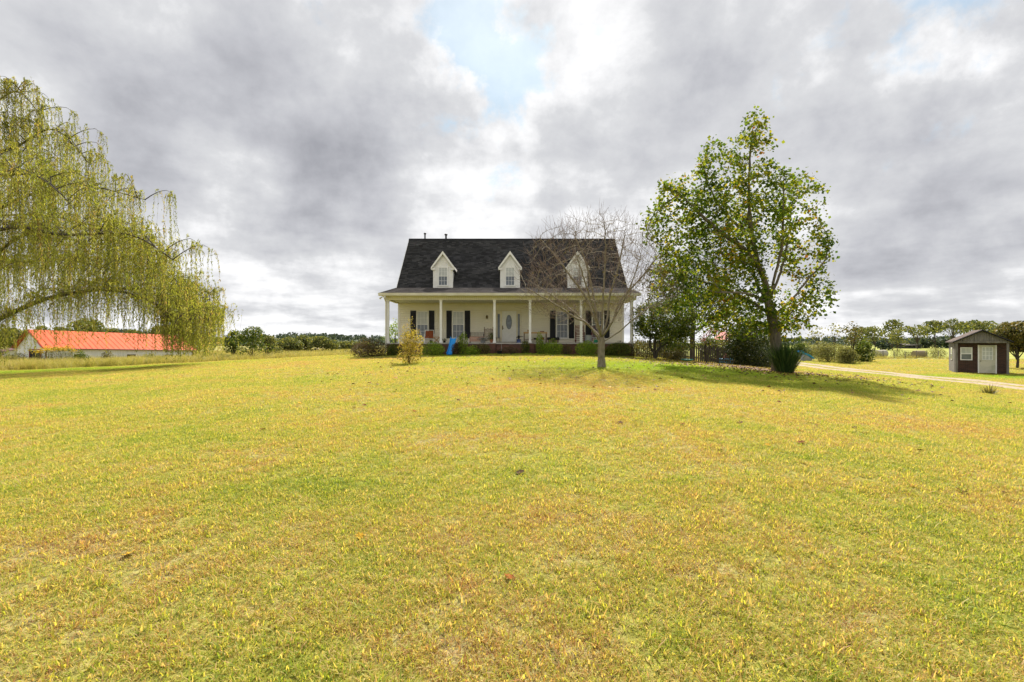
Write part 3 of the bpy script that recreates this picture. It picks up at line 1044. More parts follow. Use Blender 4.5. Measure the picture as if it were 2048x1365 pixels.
def barn():
    a = R(60)
    C = Vector(((92 - 1024) / F * 60.0, 60.0, -0.95))
    o = thing('barn', 'long low white barn with ribbed red metal roof behind goldenrod', 'barn', C, a)
    # local: x along the building, y across it (away), z up; falls 1.6 degrees along its length
    o.rotation_euler = Matrix.Rotation(a, 3, 'Z').to_euler()
    L, w = 17.0, 5.0
    slope = -0.027
    ze, zr = 2.0, 4.2

    def S(x):
        return slope * x
    mb = MB()
    vs = []
    for x in (0.0, L):
        for y, z in ((0, -1.2), (2 * w, -1.2), (2 * w, ze), (w, zr), (0, ze)):
            vs.append((x, y, z + S(x) - 0.04))
    mb.add(vs, [(4, 3, 2, 1, 0), (5, 6, 7, 8, 9), (0, 1, 6, 5), (0, 5, 9, 4), (1, 2, 7, 6), (2, 3, 8, 7), (3, 4, 9, 8)])
    mb.build('wall', M_whitemetal, o)
    # roof sheets with ribs
    e = 0.35
    for s in (-1, 1):
        ey = w + s * (w + e)
        ez = ze - e * (zr - ze) / w + 0.05
        r = MB()
        x0, x1 = -0.4, L + 0.4
        A, Bq, Cq, D = (x0, ey, ez + S(x0)), (x1, ey, ez + S(x1)), (x1, w, zr + 0.05 + S(x1)), (x0, w, zr + 0.05 + S(x0))
        vs = [A, Bq, Cq, D] + [(p[0], p[1], p[2] - 0.05) for p in (A, Bq, Cq, D)]
        r.add(vs, [(0, 1, 2, 3), (7, 6, 5, 4), (0, 4, 5, 1), (1, 5, 6, 2), (2, 6, 7, 3), (3, 7, 4, 0)])
        rf = r.build('roof', M_redroof, o)
        x = x0 + 0.1
        while x < x1:
            rb = MB()
            rb.tube([(x, ey, ez + S(x) + 0.008), (x, w, zr + 0.058 + S(x))], 0.028, 4)
            rb.build('roof_rib', M_redroof, rf)
            x += 0.6
        MB().tube([(x0, ey, ez - 0.06 + S(x0)), (x1, ey, ez - 0.06 + S(x1))], 0.07, 4).build('eave_trim', M_redtrim, rf)
        for xx in (x0 - 0.02, x1 + 0.02):
            MB().tube([(xx, ey, ez + S(xx)), (xx, w, zr + 0.06 + S(xx))], 0.09, 4).build('rake_trim', M_redtrim, rf)
    # gable end: big opening with red frame and lean-to shade
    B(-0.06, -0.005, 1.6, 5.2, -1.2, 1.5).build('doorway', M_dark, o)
    for y0, y1, z0, z1 in ((1.45, 1.6, -1.2, 1.6), (5.2, 5.35, -1.2, 1.6), (1.45, 5.35, 1.601, 1.75)):
        B(-0.12, -0.004, y0, y1, z0, z1).build('door_frame', M_redtrim, o)
    B(-0.05, 0.05, -0.06, -0.003, -1.2, ze - 0.1).build('corner_trim', M_redtrim, o)
    B(L - 0.06, L + 0.06, -0.08, -0.003, -1.6, ze + S(L) - 0.1).build('corner_trim', M_redtrim, o)
    for x in (2.6, 8.3, 13.0):
        wd = B(x, x + 1.3, -0.03, -0.004, 0.5 + S(x), 1.25 + S(x)).build('window', M_white, o)
        B(x + 0.12, x + 1.18, -0.045, -0.031, 0.6 + S(x), 1.15 + S(x)).build('pane', M_dark, wd)


barn()


def shed():
    t = R(-36)
    P = Vector((34.9 / 38 * 39.6, 39.6, 0))
    P.z = ground_z(P.x + 1, P.y) - 0.02
    o = thing('garden_shed', 'small shed with dark brick pattern front, grey gable and stained white door', 'shed', P, t)
    o.scale = (1.07,) * 3
    W, L, ze = 2.85, 3.6, 2.32
    rise, ov = 0.82, 0.22
    fy = 0.55                                      # recessed front wall behind the two posts
    B(0.0, W, fy, L, 0.0, ze - 0.02).build('wall', M_darkbrick, o)
    lw = MB()
    for k in range(15):
        y0 = fy + k * (L - fy) / 15
        lw_ = B(-0.03, -0.002, y0 + 0.006, y0 + (L - fy) / 15 - 0.006, 0.02, ze - 0.02).build('wall_board', M_greywood, o)
    for x in (-0.03, W - 0.10):
        B(x, x + 0.13, 0.0, 0.12, 0.0, ze).build('porch_post', M_greywood, o)
    B(-0.03, 0.10, fy - 0.03, fy - 0.003, 0.0, ze - 0.03).build('corner_board', M_greywood, o)
    B(-0.12, W + 0.12, -0.06, 0.06, ze + 0.001, ze + 0.14).build('header_beam', M_greywood, o)
    # gable of upright boards
    n = 22
    for k in range(n):
        x0, x1 = -0.05 + (W + 0.1) * k / n, -0.05 + (W + 0.1) * (k + 1) / n
        h = lambda x: rise * (1 - abs(x - W / 2) / (W / 2 + ov))
        MB().prism_y([(x0 + 0.006, ze + 0.145), (x1 - 0.006, ze + 0.145), (x1 - 0.006, ze + 0.12 + max(h(x1), 0.03)), (x0 + 0.006, ze + 0.12 + max(h(x0), 0.03))], -0.03, 0.03 + (0.006 if k % 2 else 0)).build('gable_board', M_greywood, o)
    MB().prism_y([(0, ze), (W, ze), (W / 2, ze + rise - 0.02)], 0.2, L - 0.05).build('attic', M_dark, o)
    # roof
    for s in (-1, 1):
        xe = W / 2 + s * (W / 2 + ov)
        z0, z1 = ze + 0.10, ze + 0.12 + rise + 0.06
        vs = []
        for y in (-0.22, L + 0.2):
            vs += [(xe, y, z0), (W / 2, y, z1), (W / 2, y, z1 - 0.07), (xe, y, z0 - 0.07)]
        r = MB().add(vs, [(0, 3, 2, 1), (4, 5, 6, 7), (0, 1, 5, 4), (3, 7, 6, 2), (0, 4, 7, 3), (1, 2, 6, 5)]).build('roof', M_brownroof, o)
        nn = 8
        sh = []
        V, Q, Rn = [], [], []
        for c in range(nn):
            ta, tb = c / nn, (c + 1.15) / nn
            y = -0.23
            while y < L + 0.2:
                wd = 0.25 + 0.15 * random.random()
                k = len(V)
                li = 0.012 + 0.006 * random.random()
                xa, xb = xe + (W / 2 - xe) * ta, xe + (W / 2 - xe) * min(tb, 1)
                za, zb = z0 + (z1 - z0) * ta, z0 + (z1 - z0) * min(tb, 1)
                y2 = min(y + wd - 0.008, L + 0.21)
                V += [(xa, y, za + li), (xa, y2, za + li), (xb, y2, zb + 0.003), (xb, y, zb + 0.003), (xa, y, za), (xa, y2, za)]
                Q += [(k, k + 1, k + 2, k + 3), (k + 4, k + 5, k + 1, k)]
                q = random.random()
                Rn += [q, q]
                y += wd
        tag(link('roof_shingles', np_mesh('roof_shingles', np.array(V), quads=np.array(Q), rnd=np.array(Rn)), M_brownroof, r), kind='stuff')
        MB().tube([(xe, -0.235, z0 - 0.05), (W / 2, -0.235, z1 - 0.05)], 0.055, 4).build('rake_board', M_dark, r)
    # door and window on the recessed front
    M_door = pm('stained_white_door', (0.58, 0.55, 0.44), 0.55, (0.40, 0.40, 0.29), 1.6, (1, 1, 1.4), lo=0.45, hi=0.7)
    B(1.28, 1.36, fy - 0.05, fy - 0.002, 0.04, 2.16).build('door_frame', M_white, o)
    B(2.24, 2.31, fy - 0.05, fy - 0.002, 0.04, 2.16).build('door_frame', M_white, o)
    d = B(1.365, 2.235, fy - 0.045, fy - 0.003, 0.06, 2.15).build('door', M_door, o)
    B(1.52, 2.08, fy - 0.052, fy - 0.046, 1.05, 2.0).build('pane', M_blind, d)
    mu = MB()
    for k in range(4):
        x = 1.52 + 0.56 * k / 3
        mu.box(x - 0.013, x + 0.013, fy - 0.062, fy - 0.0525, 1.05, 2.0)
        z = 1.05 + 0.95 * k / 3
        mu.box(1.51, 2.09, fy - 0.064, fy - 0.0535, z - 0.013, z + 0.013)
    mu.build('muntin', M_white, d)
    MB().lathe([(0.012, 0), (0.035, 0.01), (0.035, 0.05), (0.012, 0.06)], (1.43, fy - 0.08, 0.92), 8).build('door_knob', M_brass, d)
    w = MB()
    for x0, x1, z0, z1 in ((0.30, 0.36, 1.0, 1.98), (0.92, 0.98, 1.0, 1.98), (0.361, 0.919, 1.92, 1.98), (0.361, 0.919, 1.0, 1.06), (0.361, 0.919, 1.46, 1.52)):
        w.box(x0, x1, fy - 0.05, fy - 0.003, z0, z1)
    w = w.build('window', M_white, o)
    B(0.361, 0.919, fy - 0.03, fy - 0.004, 1.52, 1.92).build('pane', M_blind, w)
    B(0.361, 0.919, fy - 0.028, fy - 0.004, 1.06, 1.46).build('pane', M_glass, w)
    w = B(-0.07, -0.031, 1.5, 2.2, 1.0, 1.95).build('window', M_white, o)
    B(-0.08, -0.071, 1.58, 2.12, 1.06, 1.45).build('pane', M_glass, w)
    B(-0.078, -0.0705, 1.58, 2.12, 1.5, 1.88).build('pane', M_blind, w)


shed()


# ------------------------------------------------------------------ trees
def colonize(trunk, A, step, infl, kill, iters=140, up=0.05, rg=None):
    """grow a branching skeleton from a trunk polyline into the attractor cloud A"""
    rg = rg or RNG
    if isinstance(trunk, tuple):                   # a ready skeleton: (points, parents)
        nodes, par = [np.array(p, float) for p in trunk[0]], list(trunk[1])
    else:
        nodes = [np.array(p, float) for p in trunk]
        par = [-1] + list(range(len(trunk) - 1))
    A = np.array(A, float)
    near = np.full(len(A), 1e9)
    who = np.zeros(len(A), int)
    first = 0
    nk = {}
    for it in range(iters):
        new = np.array(nodes[first:])
        if len(new) == 0 or len(A) == 0:
            break
        dd = np.linalg.norm(A[:, None] - new[None], axis=2)
        j = dd.argmin(1)
        dm = dd[np.arange(len(A)), j]
        better = dm < near
        near[better] = dm[better]
        who[better] = j[better] + first
        live = near > kill
        A, near, who = A[live], near[live], who[live]
        first = len(nodes)
        act = near < infl
        if not act.any():
            break
        worn = np.array([nk.get(int(q), 0) >= 3 for q in who])      # a node that has forked enough gives up its attractors
        if worn.any():
            A, near, who, act = A[~worn], near[~worn], who[~worn], act[~worn]
        for nid in np.unique(who[act]):
            nk[int(nid)] = nk.get(int(nid), 0) + 1
            s = A[act][who[act] == nid] - nodes[nid]
            d = unit(s).sum(0)
            d = d / (np.linalg.norm(d) + 1e-9)
            p = par[nid]
            if p >= 0:
                d = d + 0.45 * unit(nodes[nid] - nodes[p])
            d = d + rg.normal(size=3) * 0.12 + np.array([0, 0, up])
            d /= np.linalg.norm(d) + 1e-9
            nodes.append(nodes[nid] + d * step)
            par.append(nid)
    return np.array(nodes), np.array(par)


def skeleton_mesh(nodes, par, r0, rmin, expo=2.2, nmain=8, taper_trunk=None):
    n = len(nodes)
    kids = [[] for _ in range(n)]
    for i, p in enumerate(par):
        if p >= 0:
            kids[p].append(i)
    w = np.zeros(n)
    for i in range(n - 1, -1, -1):
        w[i] = max(1.0, sum(w[k] for k in kids[i]))
    r = rmin + (r0 - rmin) * ((w - 1) / max(w[0] - 1, 1)) ** (1 / expo)
    mb = MB()
    stack = [(0, None)]
    while stack:
        s, pre = stack.pop()
        ch = [] if pre is None else [pre]
        c = s
        while True:
            ch.append(c)
            k = sorted(kids[c], key=lambda q: -w[q])
            for e in k[1:]:
                stack.append((e, c))
            if not k:
                break
            c = k[0]
        if len(ch) < 2:
            continue
        rad = [r[q] for q in ch]
        if pre is not None:
            rad[0] = min(rad[0], rad[1] * 1.15)
        rad[-1] *= 0.6
        path = [nodes[q] for q in ch]
        mb.tube(path, rad, nmain if rad[min(1, len(rad) - 1)] > 0.05 else (5 if rad[0] > 0.02 else 3), cap=False)
    return mb, r, kids


def in_blobs(blobs, n, rg, shell=0.0):
    """n points in a union of ellipsoids (cx, cy, cz, rx, ry, rz), volume weighted"""
    vol = np.array([b[3] * b[4] * b[5] for b in blobs])
    pick = rg.choice(len(blobs), n, p=vol / vol.sum())
    d = unit(rg.normal(size=(n, 3)))
    rr = (shell + (1 - shell) * rg.random(n)) ** (1 / 3.0)
    Bl = np.array(blobs)[pick]
    return Bl[:, :3] + d * rr[:, None] * Bl[:, 3:6]


def limbs_skeleton(trunk, limbs, step):
    """trunk polyline plus limbs [(index on the trunk or (limb, t), points)] resampled to the growth step"""
    pts, par = [np.array(p, float) for p in trunk], [-1] + list(range(len(trunk) - 1))
    ends = []
    rgl = np.random.default_rng(len(limbs))
    for at, path in limbs:
        prev = at if at >= 0 else ends[-at - 1][len(ends[-at - 1]) // 2]
        ids = []
        path = [pts[prev]] + [np.array(p, float) for p in path]
        # smooth through the points
        P = [path[0]] + path + [path[-1]]
        dense = []
        for i in range(1, len(P) - 2):
            L = np.linalg.norm(P[i + 1] - P[i])
            m = max(1, int(L / step))
            for t in np.linspace(0, 1, m + 1)[1:]:
                p0, p1, p2, p3 = P[i - 1], P[i], P[i + 1], P[i + 2]
                dense.append(0.5 * ((2 * p1) + (p2 - p0) * t + (2 * p0 - 5 * p1 + 4 * p2 - p3) * t * t + (3 * p1 - p0 - 3 * p2 + p3) * t ** 3))
        for p in dense:
            pts.append(p + rgl.normal(size=3) * step * 0.06)
            par.append(prev)
            prev = len(pts) - 1
            ids.append(prev)
        ends.append(ids)
    return (pts, par)


M_bark = pm('grey_bark', (0.20, 0.17, 0.13), 0.9, (0.10, 0.085, 0.065), 4.0, (4, 4, 0.8), bump=0.8)
M_barkdark = pm('dark_bark', (0.085, 0.07, 0.055), 0.9, (0.045, 0.038, 0.03), 4.0, (4, 4, 0.8), bump=0.8)
M_barklichen = pm('lichen_bark', (0.25, 0.215, 0.16), 0.9, (0.14, 0.12, 0.075), 5.0, (2, 2, 1), bump=0.6)
M_twig = pm('red_brown_twig', (0.25, 0.18, 0.15), 0.85, (0.16, 0.105, 0.085), 4.0)


def poplar():
    rg = np.random.default_rng(11)
    b = gp(1555, 745)
    s = b.y / F * 0.975
    o = thing('poplar_tree', 'tall leafy tulip poplar turning yellow beside the spiky grass clump', 'tree', b)

    def Q(px, py, rx, rz, dy=0.0, f=1.0):
        return ((px - 1555) * s, dy, (745 - py) * s, rx * s, max(rx, rz) * s * f, rz * s)
    blobs = [Q(1502, 290, 36, 78, 0, .8), Q(1508, 235, 26, 34, 0, .8), Q(1425, 330, 40, 62), Q(1345, 425, 52, 82), Q(1300, 440, 22, 50), Q(1480, 440, 105, 115, 0, .9), Q(1600, 400, 38, 66),
             Q(1612, 500, 46, 70), Q(1618, 595, 42, 58), Q(1560, 640, 60, 50), Q(1490, 610, 80, 70), Q(1390, 540, 80, 84), Q(1340, 570, 48, 60), Q(1440, 650, 55, 30), Q(1585, 660, 40, 36), Q(1640, 570, 24, 40)]
    A = in_blobs(blobs, 2100, rg, 0.15)
    trunk = [(0, 0, -0.2), (0, 0, 0.4), (-0.03, 0, 0.9), (-0.08, 0.02, 1.5), (-0.16, 0, 2.1), (-0.27, 0.0, 2.7), (-0.4, 0.03, 3.3)]

    def V(px, py, dy=0.0):
        return ((px - 1555) * s, dy, (745 - py) * s)
    n6 = len(trunk) - 1
    sk = limbs_skeleton(trunk, [
        (n6, [V(1528, 560), V(1512, 500, .1), V(1497, 420), V(1497, 340), V(1505, 250, .1)]),
        (n6, [V(1522, 550, -.2), V(1480, 500, -.5), V(1420, 460, -.7), V(1370, 415, -.8), V(1330, 380, -.8)]),
        (-1, [V(1490, 440, .6), V(1450, 390, .9), V(1425, 330, 1.0), V(1420, 290, 1.0)]),
        (n6, [V(1540, 560, -.3), V(1545, 490, -.8), V(1540, 420, -1.1), V(1540, 350, -1.2)]),
        (n6, [V(1560, 560, .3), V(1585, 500, .6), V(1600, 430, .8), V(1608, 360, .8)]),
        (5, [V(1575, 600, -.3), V(1600, 560, -.6), V(1630, 520, -.8), V(1640, 480, -.8)]),
        (5, [V(1500, 590, .6), V(1450, 560, 1.3), V(1390, 540, 1.7), V(1340, 520, 1.8)]),
        (4, [V(1585, 630, .4), V(1620, 600, .7), V(1650, 580, .8)]),
        (5, [V(1510, 600, -.7), V(1460, 590, -1.5), V(1400, 590, -2.0)]),
        (n6, [V(1530, 560, .8), V(1530, 480, 1.6), V(1520, 400, 2.0)])], 0.22)
    nodes, par = colonize(sk, A, 0.25, 3.0, 0.40, 120, 0.08, rg)
    mb, r, kids = skeleton_mesh(nodes, par, 0.25, 0.007, 1.75, 10)
    mb.tube([(0.02, 0, -0.25), (0.0, 0, 0.15), (0, 0, 0.6)], [0.38, 0.30, 0.25], 10, False)
    mb.build('trunk', M_bark, o, True)
    # leaves near thin twigs
    tips = nodes[(r < 0.028) & (nodes[:, 2] > 1.6)]
    k = 18
    C = np.repeat(tips, k, 0) + rg.normal(size=(len(tips) * k, 3)) * np.array([0.17, 0.17, 0.15])
    keep = rg.random(len(C)) < 0.80
    C = C[keep]
    extra = in_blobs(blobs, 1500, rg, 0.2)
    C = np.concatenate([C, extra])
    # yellow leaves gather in patches inside the crown
    pat = 0.5 + 0.5 * np.sin(C[:, 0] * 1.9 + 1.2 * C[:, 2]) * np.sin(C[:, 2] * 1.6 + C[:, 1])
    rnd = np.clip(rg.random(len(C)) * 0.78 + 0.38 * pat - 0.10, 0, 1)
    me = leaf_mesh('crown', C, 0.085 + 0.12 * rg.random(len(C)) ** 1.3, 0.92, 0.10, rnd=rnd, flat=0.15)
    link('crown', me, rnd_mat('poplar_leaf', [(0.0, (0.04, 0.078, 0.014)), (0.35, (0.095, 0.155, 0.02)), (0.66, (0.19, 0.23, 0.026)), (0.9, (0.36, 0.32, 0.03)), (0.98, (0.44, 0.26, 0.03)), (1.0, (0.32, 0.13, 0.025))], 0.6, 0.5, 0.04), o)


def bare_tree():
    rg = np.random.default_rng(5)
    b = gp(1203, 734)
    s = b.y / F
    o = thing('bare_tree', 'leafless spreading tree with grey twigs in front of the porch', 'tree', b)

    def Q(px, py, rx, rz, f=1.0, dy=0.0):
        return ((px - 1203) * s, dy, (734 - py) * s, rx * s, rx * s * f, rz * s)
    blobs = [Q(1190, 555, 135, 110, .9), Q(1110, 590, 75, 55), Q(1280, 590, 70, 60), Q(1195, 482, 112, 50, .9), Q(1120, 520, 70, 70), Q(1270, 520, 60, 70), Q(1070, 560, 42, 45), Q(1320, 590, 36, 36)]
    A = in_blobs(blobs, 3700, rg, 0.3)
    ce = np.array([0, 0, 1.1])
    A = A[A[:, 2] > 1.6]
    trunk = [(0, 0, -0.15), (0, 0, 0.25), (-0.015, 0, 0.6), (0.0, 0.01, 0.95), (0.0, 0, 1.15)]

    def V(px, py, dy=0.0):
        return ((px - 1203) * s, dy, (734 - py) * s)
    t3, t4 = 3, 4
    sk = limbs_skeleton(trunk, [
        (t4, [V(1190, 640, 0), V(1170, 595, -.1), V(1140, 555, -.2), V(1110, 515, -.2), V(1080, 480, -.2)]),
        (t4, [V(1196, 640, .2), V(1188, 580, .4), V(1175, 520, .5), V(1150, 460, .6)]),
        (t4, [V(1203, 635, -.1), V(1205, 580, -.2), V(1208, 510, -.3), V(1205, 445, -.3)]),
        (t4, [V(1215, 640, .1), V(1222, 590, .2), V(1240, 530, .3), V(1255, 460, .4)]),
        (t4, [V(1222, 645, -.2), V(1240, 600, -.4), V(1275, 560, -.5), V(1310, 515, -.5)]),
        (t3, [V(1235, 665, -.2), V(1262, 640, -.4), V(1300, 612, -.6), V(1345, 592, -.6)]),
        (t3, [V(1175, 650, -.2), V(1145, 635, -.4), V(1105, 610, -.6), V(1050, 580, -.7)]),
        (t4, [V(1180, 650, .5), V(1140, 610, 1.0), V(1090, 570, 1.5), V(1050, 545, 1.8)]),
        (t4, [V(1225, 650, .6), V(1260, 600, 1.2), V(1300, 560, 1.7)]),
        (t4, [V(1190, 650, -.7), V(1165, 590, -1.4), V(1140, 530, -2.0)]),
        (t4, [V(1215, 650, -.7), V(1240, 590, -1.4), V(1255, 530, -2.0)])], 0.12)
    nodes, par = colonize(sk, A, 0.12, 1.6, 0.17, 170, 0.04, rg)
    # a few stout limbs first: fixed fan from the fork
    mb, r, kids = skeleton_mesh(nodes, par, 0.14, 0.0042, 1.75, 10)
    # fine end twigs
    ends = [i for i in range(len(nodes)) if r[i] < 0.009]
    tw = MB()
    for i in ends:
        if rg.random() < 0.7:
            p = nodes[i]
            out = unit(p - ce)
            d = unit(out + rg.normal(size=3) * 0.55 + np.array([0, 0, 0.25]))
            L = 0.2 + 0.4 * rg.random()
            q = p + d * L * 0.5 + rg.normal(size=3) * 0.015
            e = p + d * L + np.array([0, 0, 0.03]) + rg.normal(size=3) * 0.02
            tw.tube([p, q, e], [0.0048, 0.004, 0.0028], 3, False)
    mb.tube([(0, 0, -0.2), (0, 0, 0.06), (0, 0, 0.3)], [0.20, 0.172, 0.152], 10, False)
    mb.build('trunk', M_barklichen, o, True)
    tw.build('twigs', M_twig, o)
    C = nodes[[i for i in ends if rg.random() < 0.03]]
    link('leaf', leaf_mesh('leaf', C + rg.normal(size=C.shape) * 0.03, 0.06, 0.7), rnd_mat('last_leaf', [(0, (0.25, 0.24, 0.03)), (1, (0.2, 0.08, 0.03))], 0.6, 0.3), o)


def small_tree(name, label, b, stems, blobs, mat, nleaf, lsize, r0=0.07, attract=260, step=0.14, kill=0.22, seed=1, bark=None, cat='tree', group=None, asp=0.6, clump=0.0, infl=1.6, shell=0.2):
    rg = np.random.default_rng(seed)
    o = thing(name, label, cat, b, 0, group)
    A = in_blobs(blobs, attract, rg, 0.2)
    mb = MB()
    allr = []
    for k, st in enumerate(stems):
        sub = A[k::len(stems)]
        nodes, par = colonize(st, sub, step, infl, kill, 90, 0.05, rg)
        m, r, kids = skeleton_mesh(nodes, par, r0, r0 * 0.07, 2.1, 7)
        mb.v, mb.f = mb.v + m.v, mb.f + [tuple(i + len(mb.v) for i in f) for f in m.f]
        allr.append(nodes[r < r0 * 0.35])
    mb.build('trunk', bark or M_barkdark, o, True)
    T = np.concatenate(allr)
    C1 = T[rg.integers(0, len(T), int(nleaf * 0.75))] + rg.normal(size=(int(nleaf * 0.75), 3)) * (lsize * 1.1 + clump)
    C2 = in_blobs(blobs, nleaf - len(C1), rg, shell)
    C = np.concatenate([C1, C2])
    link('crown', leaf_mesh('crown', C, lsize * (0.7 + 0.6 * rg.random(len(C))), asp, 0.12), mat, o)
    return o


L_mid = rnd_mat('mid_green_leaf', [(0.0, (0.032, 0.060, 0.014)), (0.5, (0.080, 0.125, 0.02)), (0.85, (0.16, 0.19, 0.03)), (1.0, (0.28, 0.24, 0.035))], 0.55, 0.4, 0.15)
L_dark = rnd_mat('dark_green_leaf', [(0.0, (0.018, 0.032, 0.010)), (0.6, (0.042, 0.065, 0.016)), (1.0, (0.12, 0.12, 0.02))], 0.55, 0.25)
L_bright = rnd_mat('bright_green_leaf', [(0.0, (0.10, 0.19, 0.018)), (0.6, (0.25, 0.38, 0.03)), (1.0, (0.42, 0.46, 0.06))], 0.5, 0.35, 0.15)
L_gold = rnd_mat('golden_leaf', [(0.0, (0.12, 0.11, 0.03)), (0.3, (0.30, 0.25, 0.045)), (0.7, (0.52, 0.43, 0.06)), (1.0, (0.52, 0.36, 0.16))], 0.55, 0.4, 0.15)
L_russet = rnd_mat('russet_leaf', [(0.0, (0.045, 0.038, 0.020)), (0.5, (0.10, 0.075, 0.03)), (0.85, (0.17, 0.09, 0.05)), (1.0, (0.10, 0.13, 0.03))], 0.6, 0.25)
L_mixed = rnd_mat('mixed_dry_leaf', [(0.0, (0.05, 0.06, 0.02)), (0.5, (0.12, 0.12, 0.03)), (1.0, (0.24, 0.18, 0.06))], 0.6, 0.3)
L_field = rnd_mat('far_tree_leaf', [(0.0, (0.06, 0.08, 0.035)), (0.5, (0.13, 0.155, 0.05)), (1.0, (0.26, 0.245, 0.06))], 0.7, 0.35, posvar=(0.04, 0.6))
L_pale = rnd_mat('pale_field_leaf', [(0.0, (0.12, 0.13, 0.05)), (0.5, (0.22, 0.23, 0.07)), (1.0, (0.34, 0.31, 0.10))], 0.7, 0.3)
L_wood = rnd_mat('hazed_wood_leaf', [(0.0, (0.035, 0.058, 0.045)), (0.6, (0.065, 0.095, 0.062)), (1.0, (0.13, 0.15, 0.075))], 0.8, 0.2, posvar=(0.02, 0.7))  # bluish cast of distance haze is mixed into the leaf colour
L_pink = rnd_mat('pink_bloom', [(0.0, (0.45, 0.06, 0.14)), (1.0, (0.62, 0.18, 0.28))], 0.6, 0.3, tint=(1.1, 0.9, 0.9))

poplar()
bare_tree()


def px_tree(name, label, px, py, blobs_px, mat, nleaf, lsize, **kw):
    """a small tree given by its foot in the photograph and the crown's lobes (px, py, rx, ry)"""
    D = kw.pop('D', None)
    b = gp(px, py) if D is None else gx(px, D)
    s = b.y / F
    zb = HZ + (CAMZ - b.z) / s
    bl = [((q[0] - px) * s, (q[4] if len(q) > 4 else 0.0), (zb - q[1]) * s, q[2] * s, q[2] * s, q[3] * s) for q in blobs_px]
    stems = kw.pop('stems', [[(0, 0, -0.1), (0, 0, 0.35), (0.02, 0, 0.8)]])
    return small_tree(name, label, b, stems, bl, mat, nleaf, lsize, **kw)


px_tree('small_tree', 'small dark multi stemmed tree by the picket fence at the porch end', 1310, 713,
        [(1300, 640, 42, 38), (1345, 630, 46, 36), (1375, 650, 26, 28), (1285, 668, 22, 24), (1330, 660, 55, 24), (1355, 690, 40, 16)], L_mid, 11000, 0.12, D=29.5,
        stems=[[(0, 0, -0.1), (-0.08, 0, 0.4), (-0.3, 0.05, 0.8)], [(0.03, 0, -0.1), (0.1, 0, 0.4), (0.35, 0, 0.75)], [(0, 0.05, -0.1), (0.02, 0.1, 0.5), (0.05, 0.15, 1.0)]],
        r0=0.07, seed=3, step=0.16, kill=0.26)
px_tree('broadleaf_tree', 'dark trunked broadleaf tree rising behind the picket fence', 1385, 700,
        [(1400, 560, 70, 60), (1340, 560, 60, 55), (1430, 610, 50, 40), (1380, 620, 60, 34), (1330, 600, 40, 40), (1460, 640, 45, 40)], L_dark, 7000, 0.19, D=36.5,
        stems=[[(0, 0, -0.1), (0, 0, 0.8), (-0.02, 0, 1.6), (0, 0, 2.3)]], r0=0.19, seed=4, step=0.25, kill=0.42, attract=420, infl=3.0)
px_tree('crepe_myrtle', 'small crepe myrtle with pink blooms before the picket fence', 1413, 718,
        [(1408, 668, 22, 20), (1425, 660, 18, 16), (1400, 690, 24, 14), (1432, 686, 18, 14)], L_mixed, 900, 0.08, D=29,
        stems=[[(0, 0, -0.1), (-0.05, 0, 0.4), (-0.15, 0, 0.8)], [(0, 0, -0.1), (0.06, 0, 0.4), (0.2, 0, 0.85)], [(0, 0, -0.1), (0.0, 0.05, 0.5)]], r0=0.035, seed=6, attract=110)


def blooms():
    o = [q for q in bpy.data.objects if q.name == 'crepe_myrtle'][0]
    rg = np.random.default_rng(8)
    s = 29 / F
    for px, py in ((1404, 668), (1421, 655), (1412, 660), (1428, 652)):
        c = np.array([(px - 1413) * s, -0.2, (718 - py) * s])
        C = c + rg.normal(size=(70, 3)) * np.array([0.09, 0.09, 0.13])
        link('bloom', leaf_mesh('bloom', C, 0.05, 0.9), L_pink, o)


blooms()


def shrub(name, label, px, py, w_px, h_px, mat, nleaf, lsize, D=None, seed=0, cat='shrub', group=None, lobes=7, stems=7, squash=0.9, asp=0.55, bark=None, core=0.42):
    """leafy shrub: lobed volume of leaves over a fan of stems"""
    rg = np.random.default_rng(seed + 100)
    b = gp(px, py) if D is None else gx(px, D)
    b = Vector((b.x, b.y, ground_z(b.x, b.y)))
    s = b.y / F
    W, Hh = w_px * s * 1.22, h_px * s * 1.3
    nleaf = int(nleaf * 1.9)
    o = thing(name, label, cat, b, 0, group)
    bl = []
    for k in range(lobes):
        x = (rg.random() - 0.5) * W * 0.62
        fall = 1 - 0.55 * abs(2 * x / W) ** 1.5
        hz = Hh * fall
        r = W * (0.16 + 0.12 * rg.random())
        bl.append((x, (rg.random() - 0.5) * W * 0.5 * squash, max(hz * (0.35 + 0.45 * rg.random()), 0.1), r, r * squash, hz * (0.22 + 0.14 * rg.random())))
    bl.append((0, 0, Hh * 0.45, W * core, W * core * 0.86 * squash, Hh * 0.45 * min(1, core * 2.4)))
    C = in_blobs(bl, nleaf, rg, 0.35)
    C[:, 2] = np.abs(C[:, 2])
    low = rg.random(nleaf) < 0.35
    C[low, 2] *= rg.random(low.sum())          # leafy right down to the ground
    mb = MB()
    for k in range(stems):
        e = C[rg.integers(0, len(C))]
        mid = e * np.array([0.35, 0.35, 0.55])
        mb.tube([(rg.normal() * 0.04, rg.normal() * 0.04, -0.05), mid, e], [0.016, 0.011, 0.005], 4, False)
    mb.build('stems', bark or M_barkdark, o)
    link('foliage', leaf_mesh('foliage', C, lsize * (0.65 + 0.7 * rg.random(nleaf)), asp, 0.12), mat, o)
    return o


G_bed = None
shrub('golden_shrub', 'golden yellow shrub standing alone on the lawn before the porch', 818, 728, 50, 56, L_gold, 1150, 0.075, seed=1, lobes=12, core=0.22)
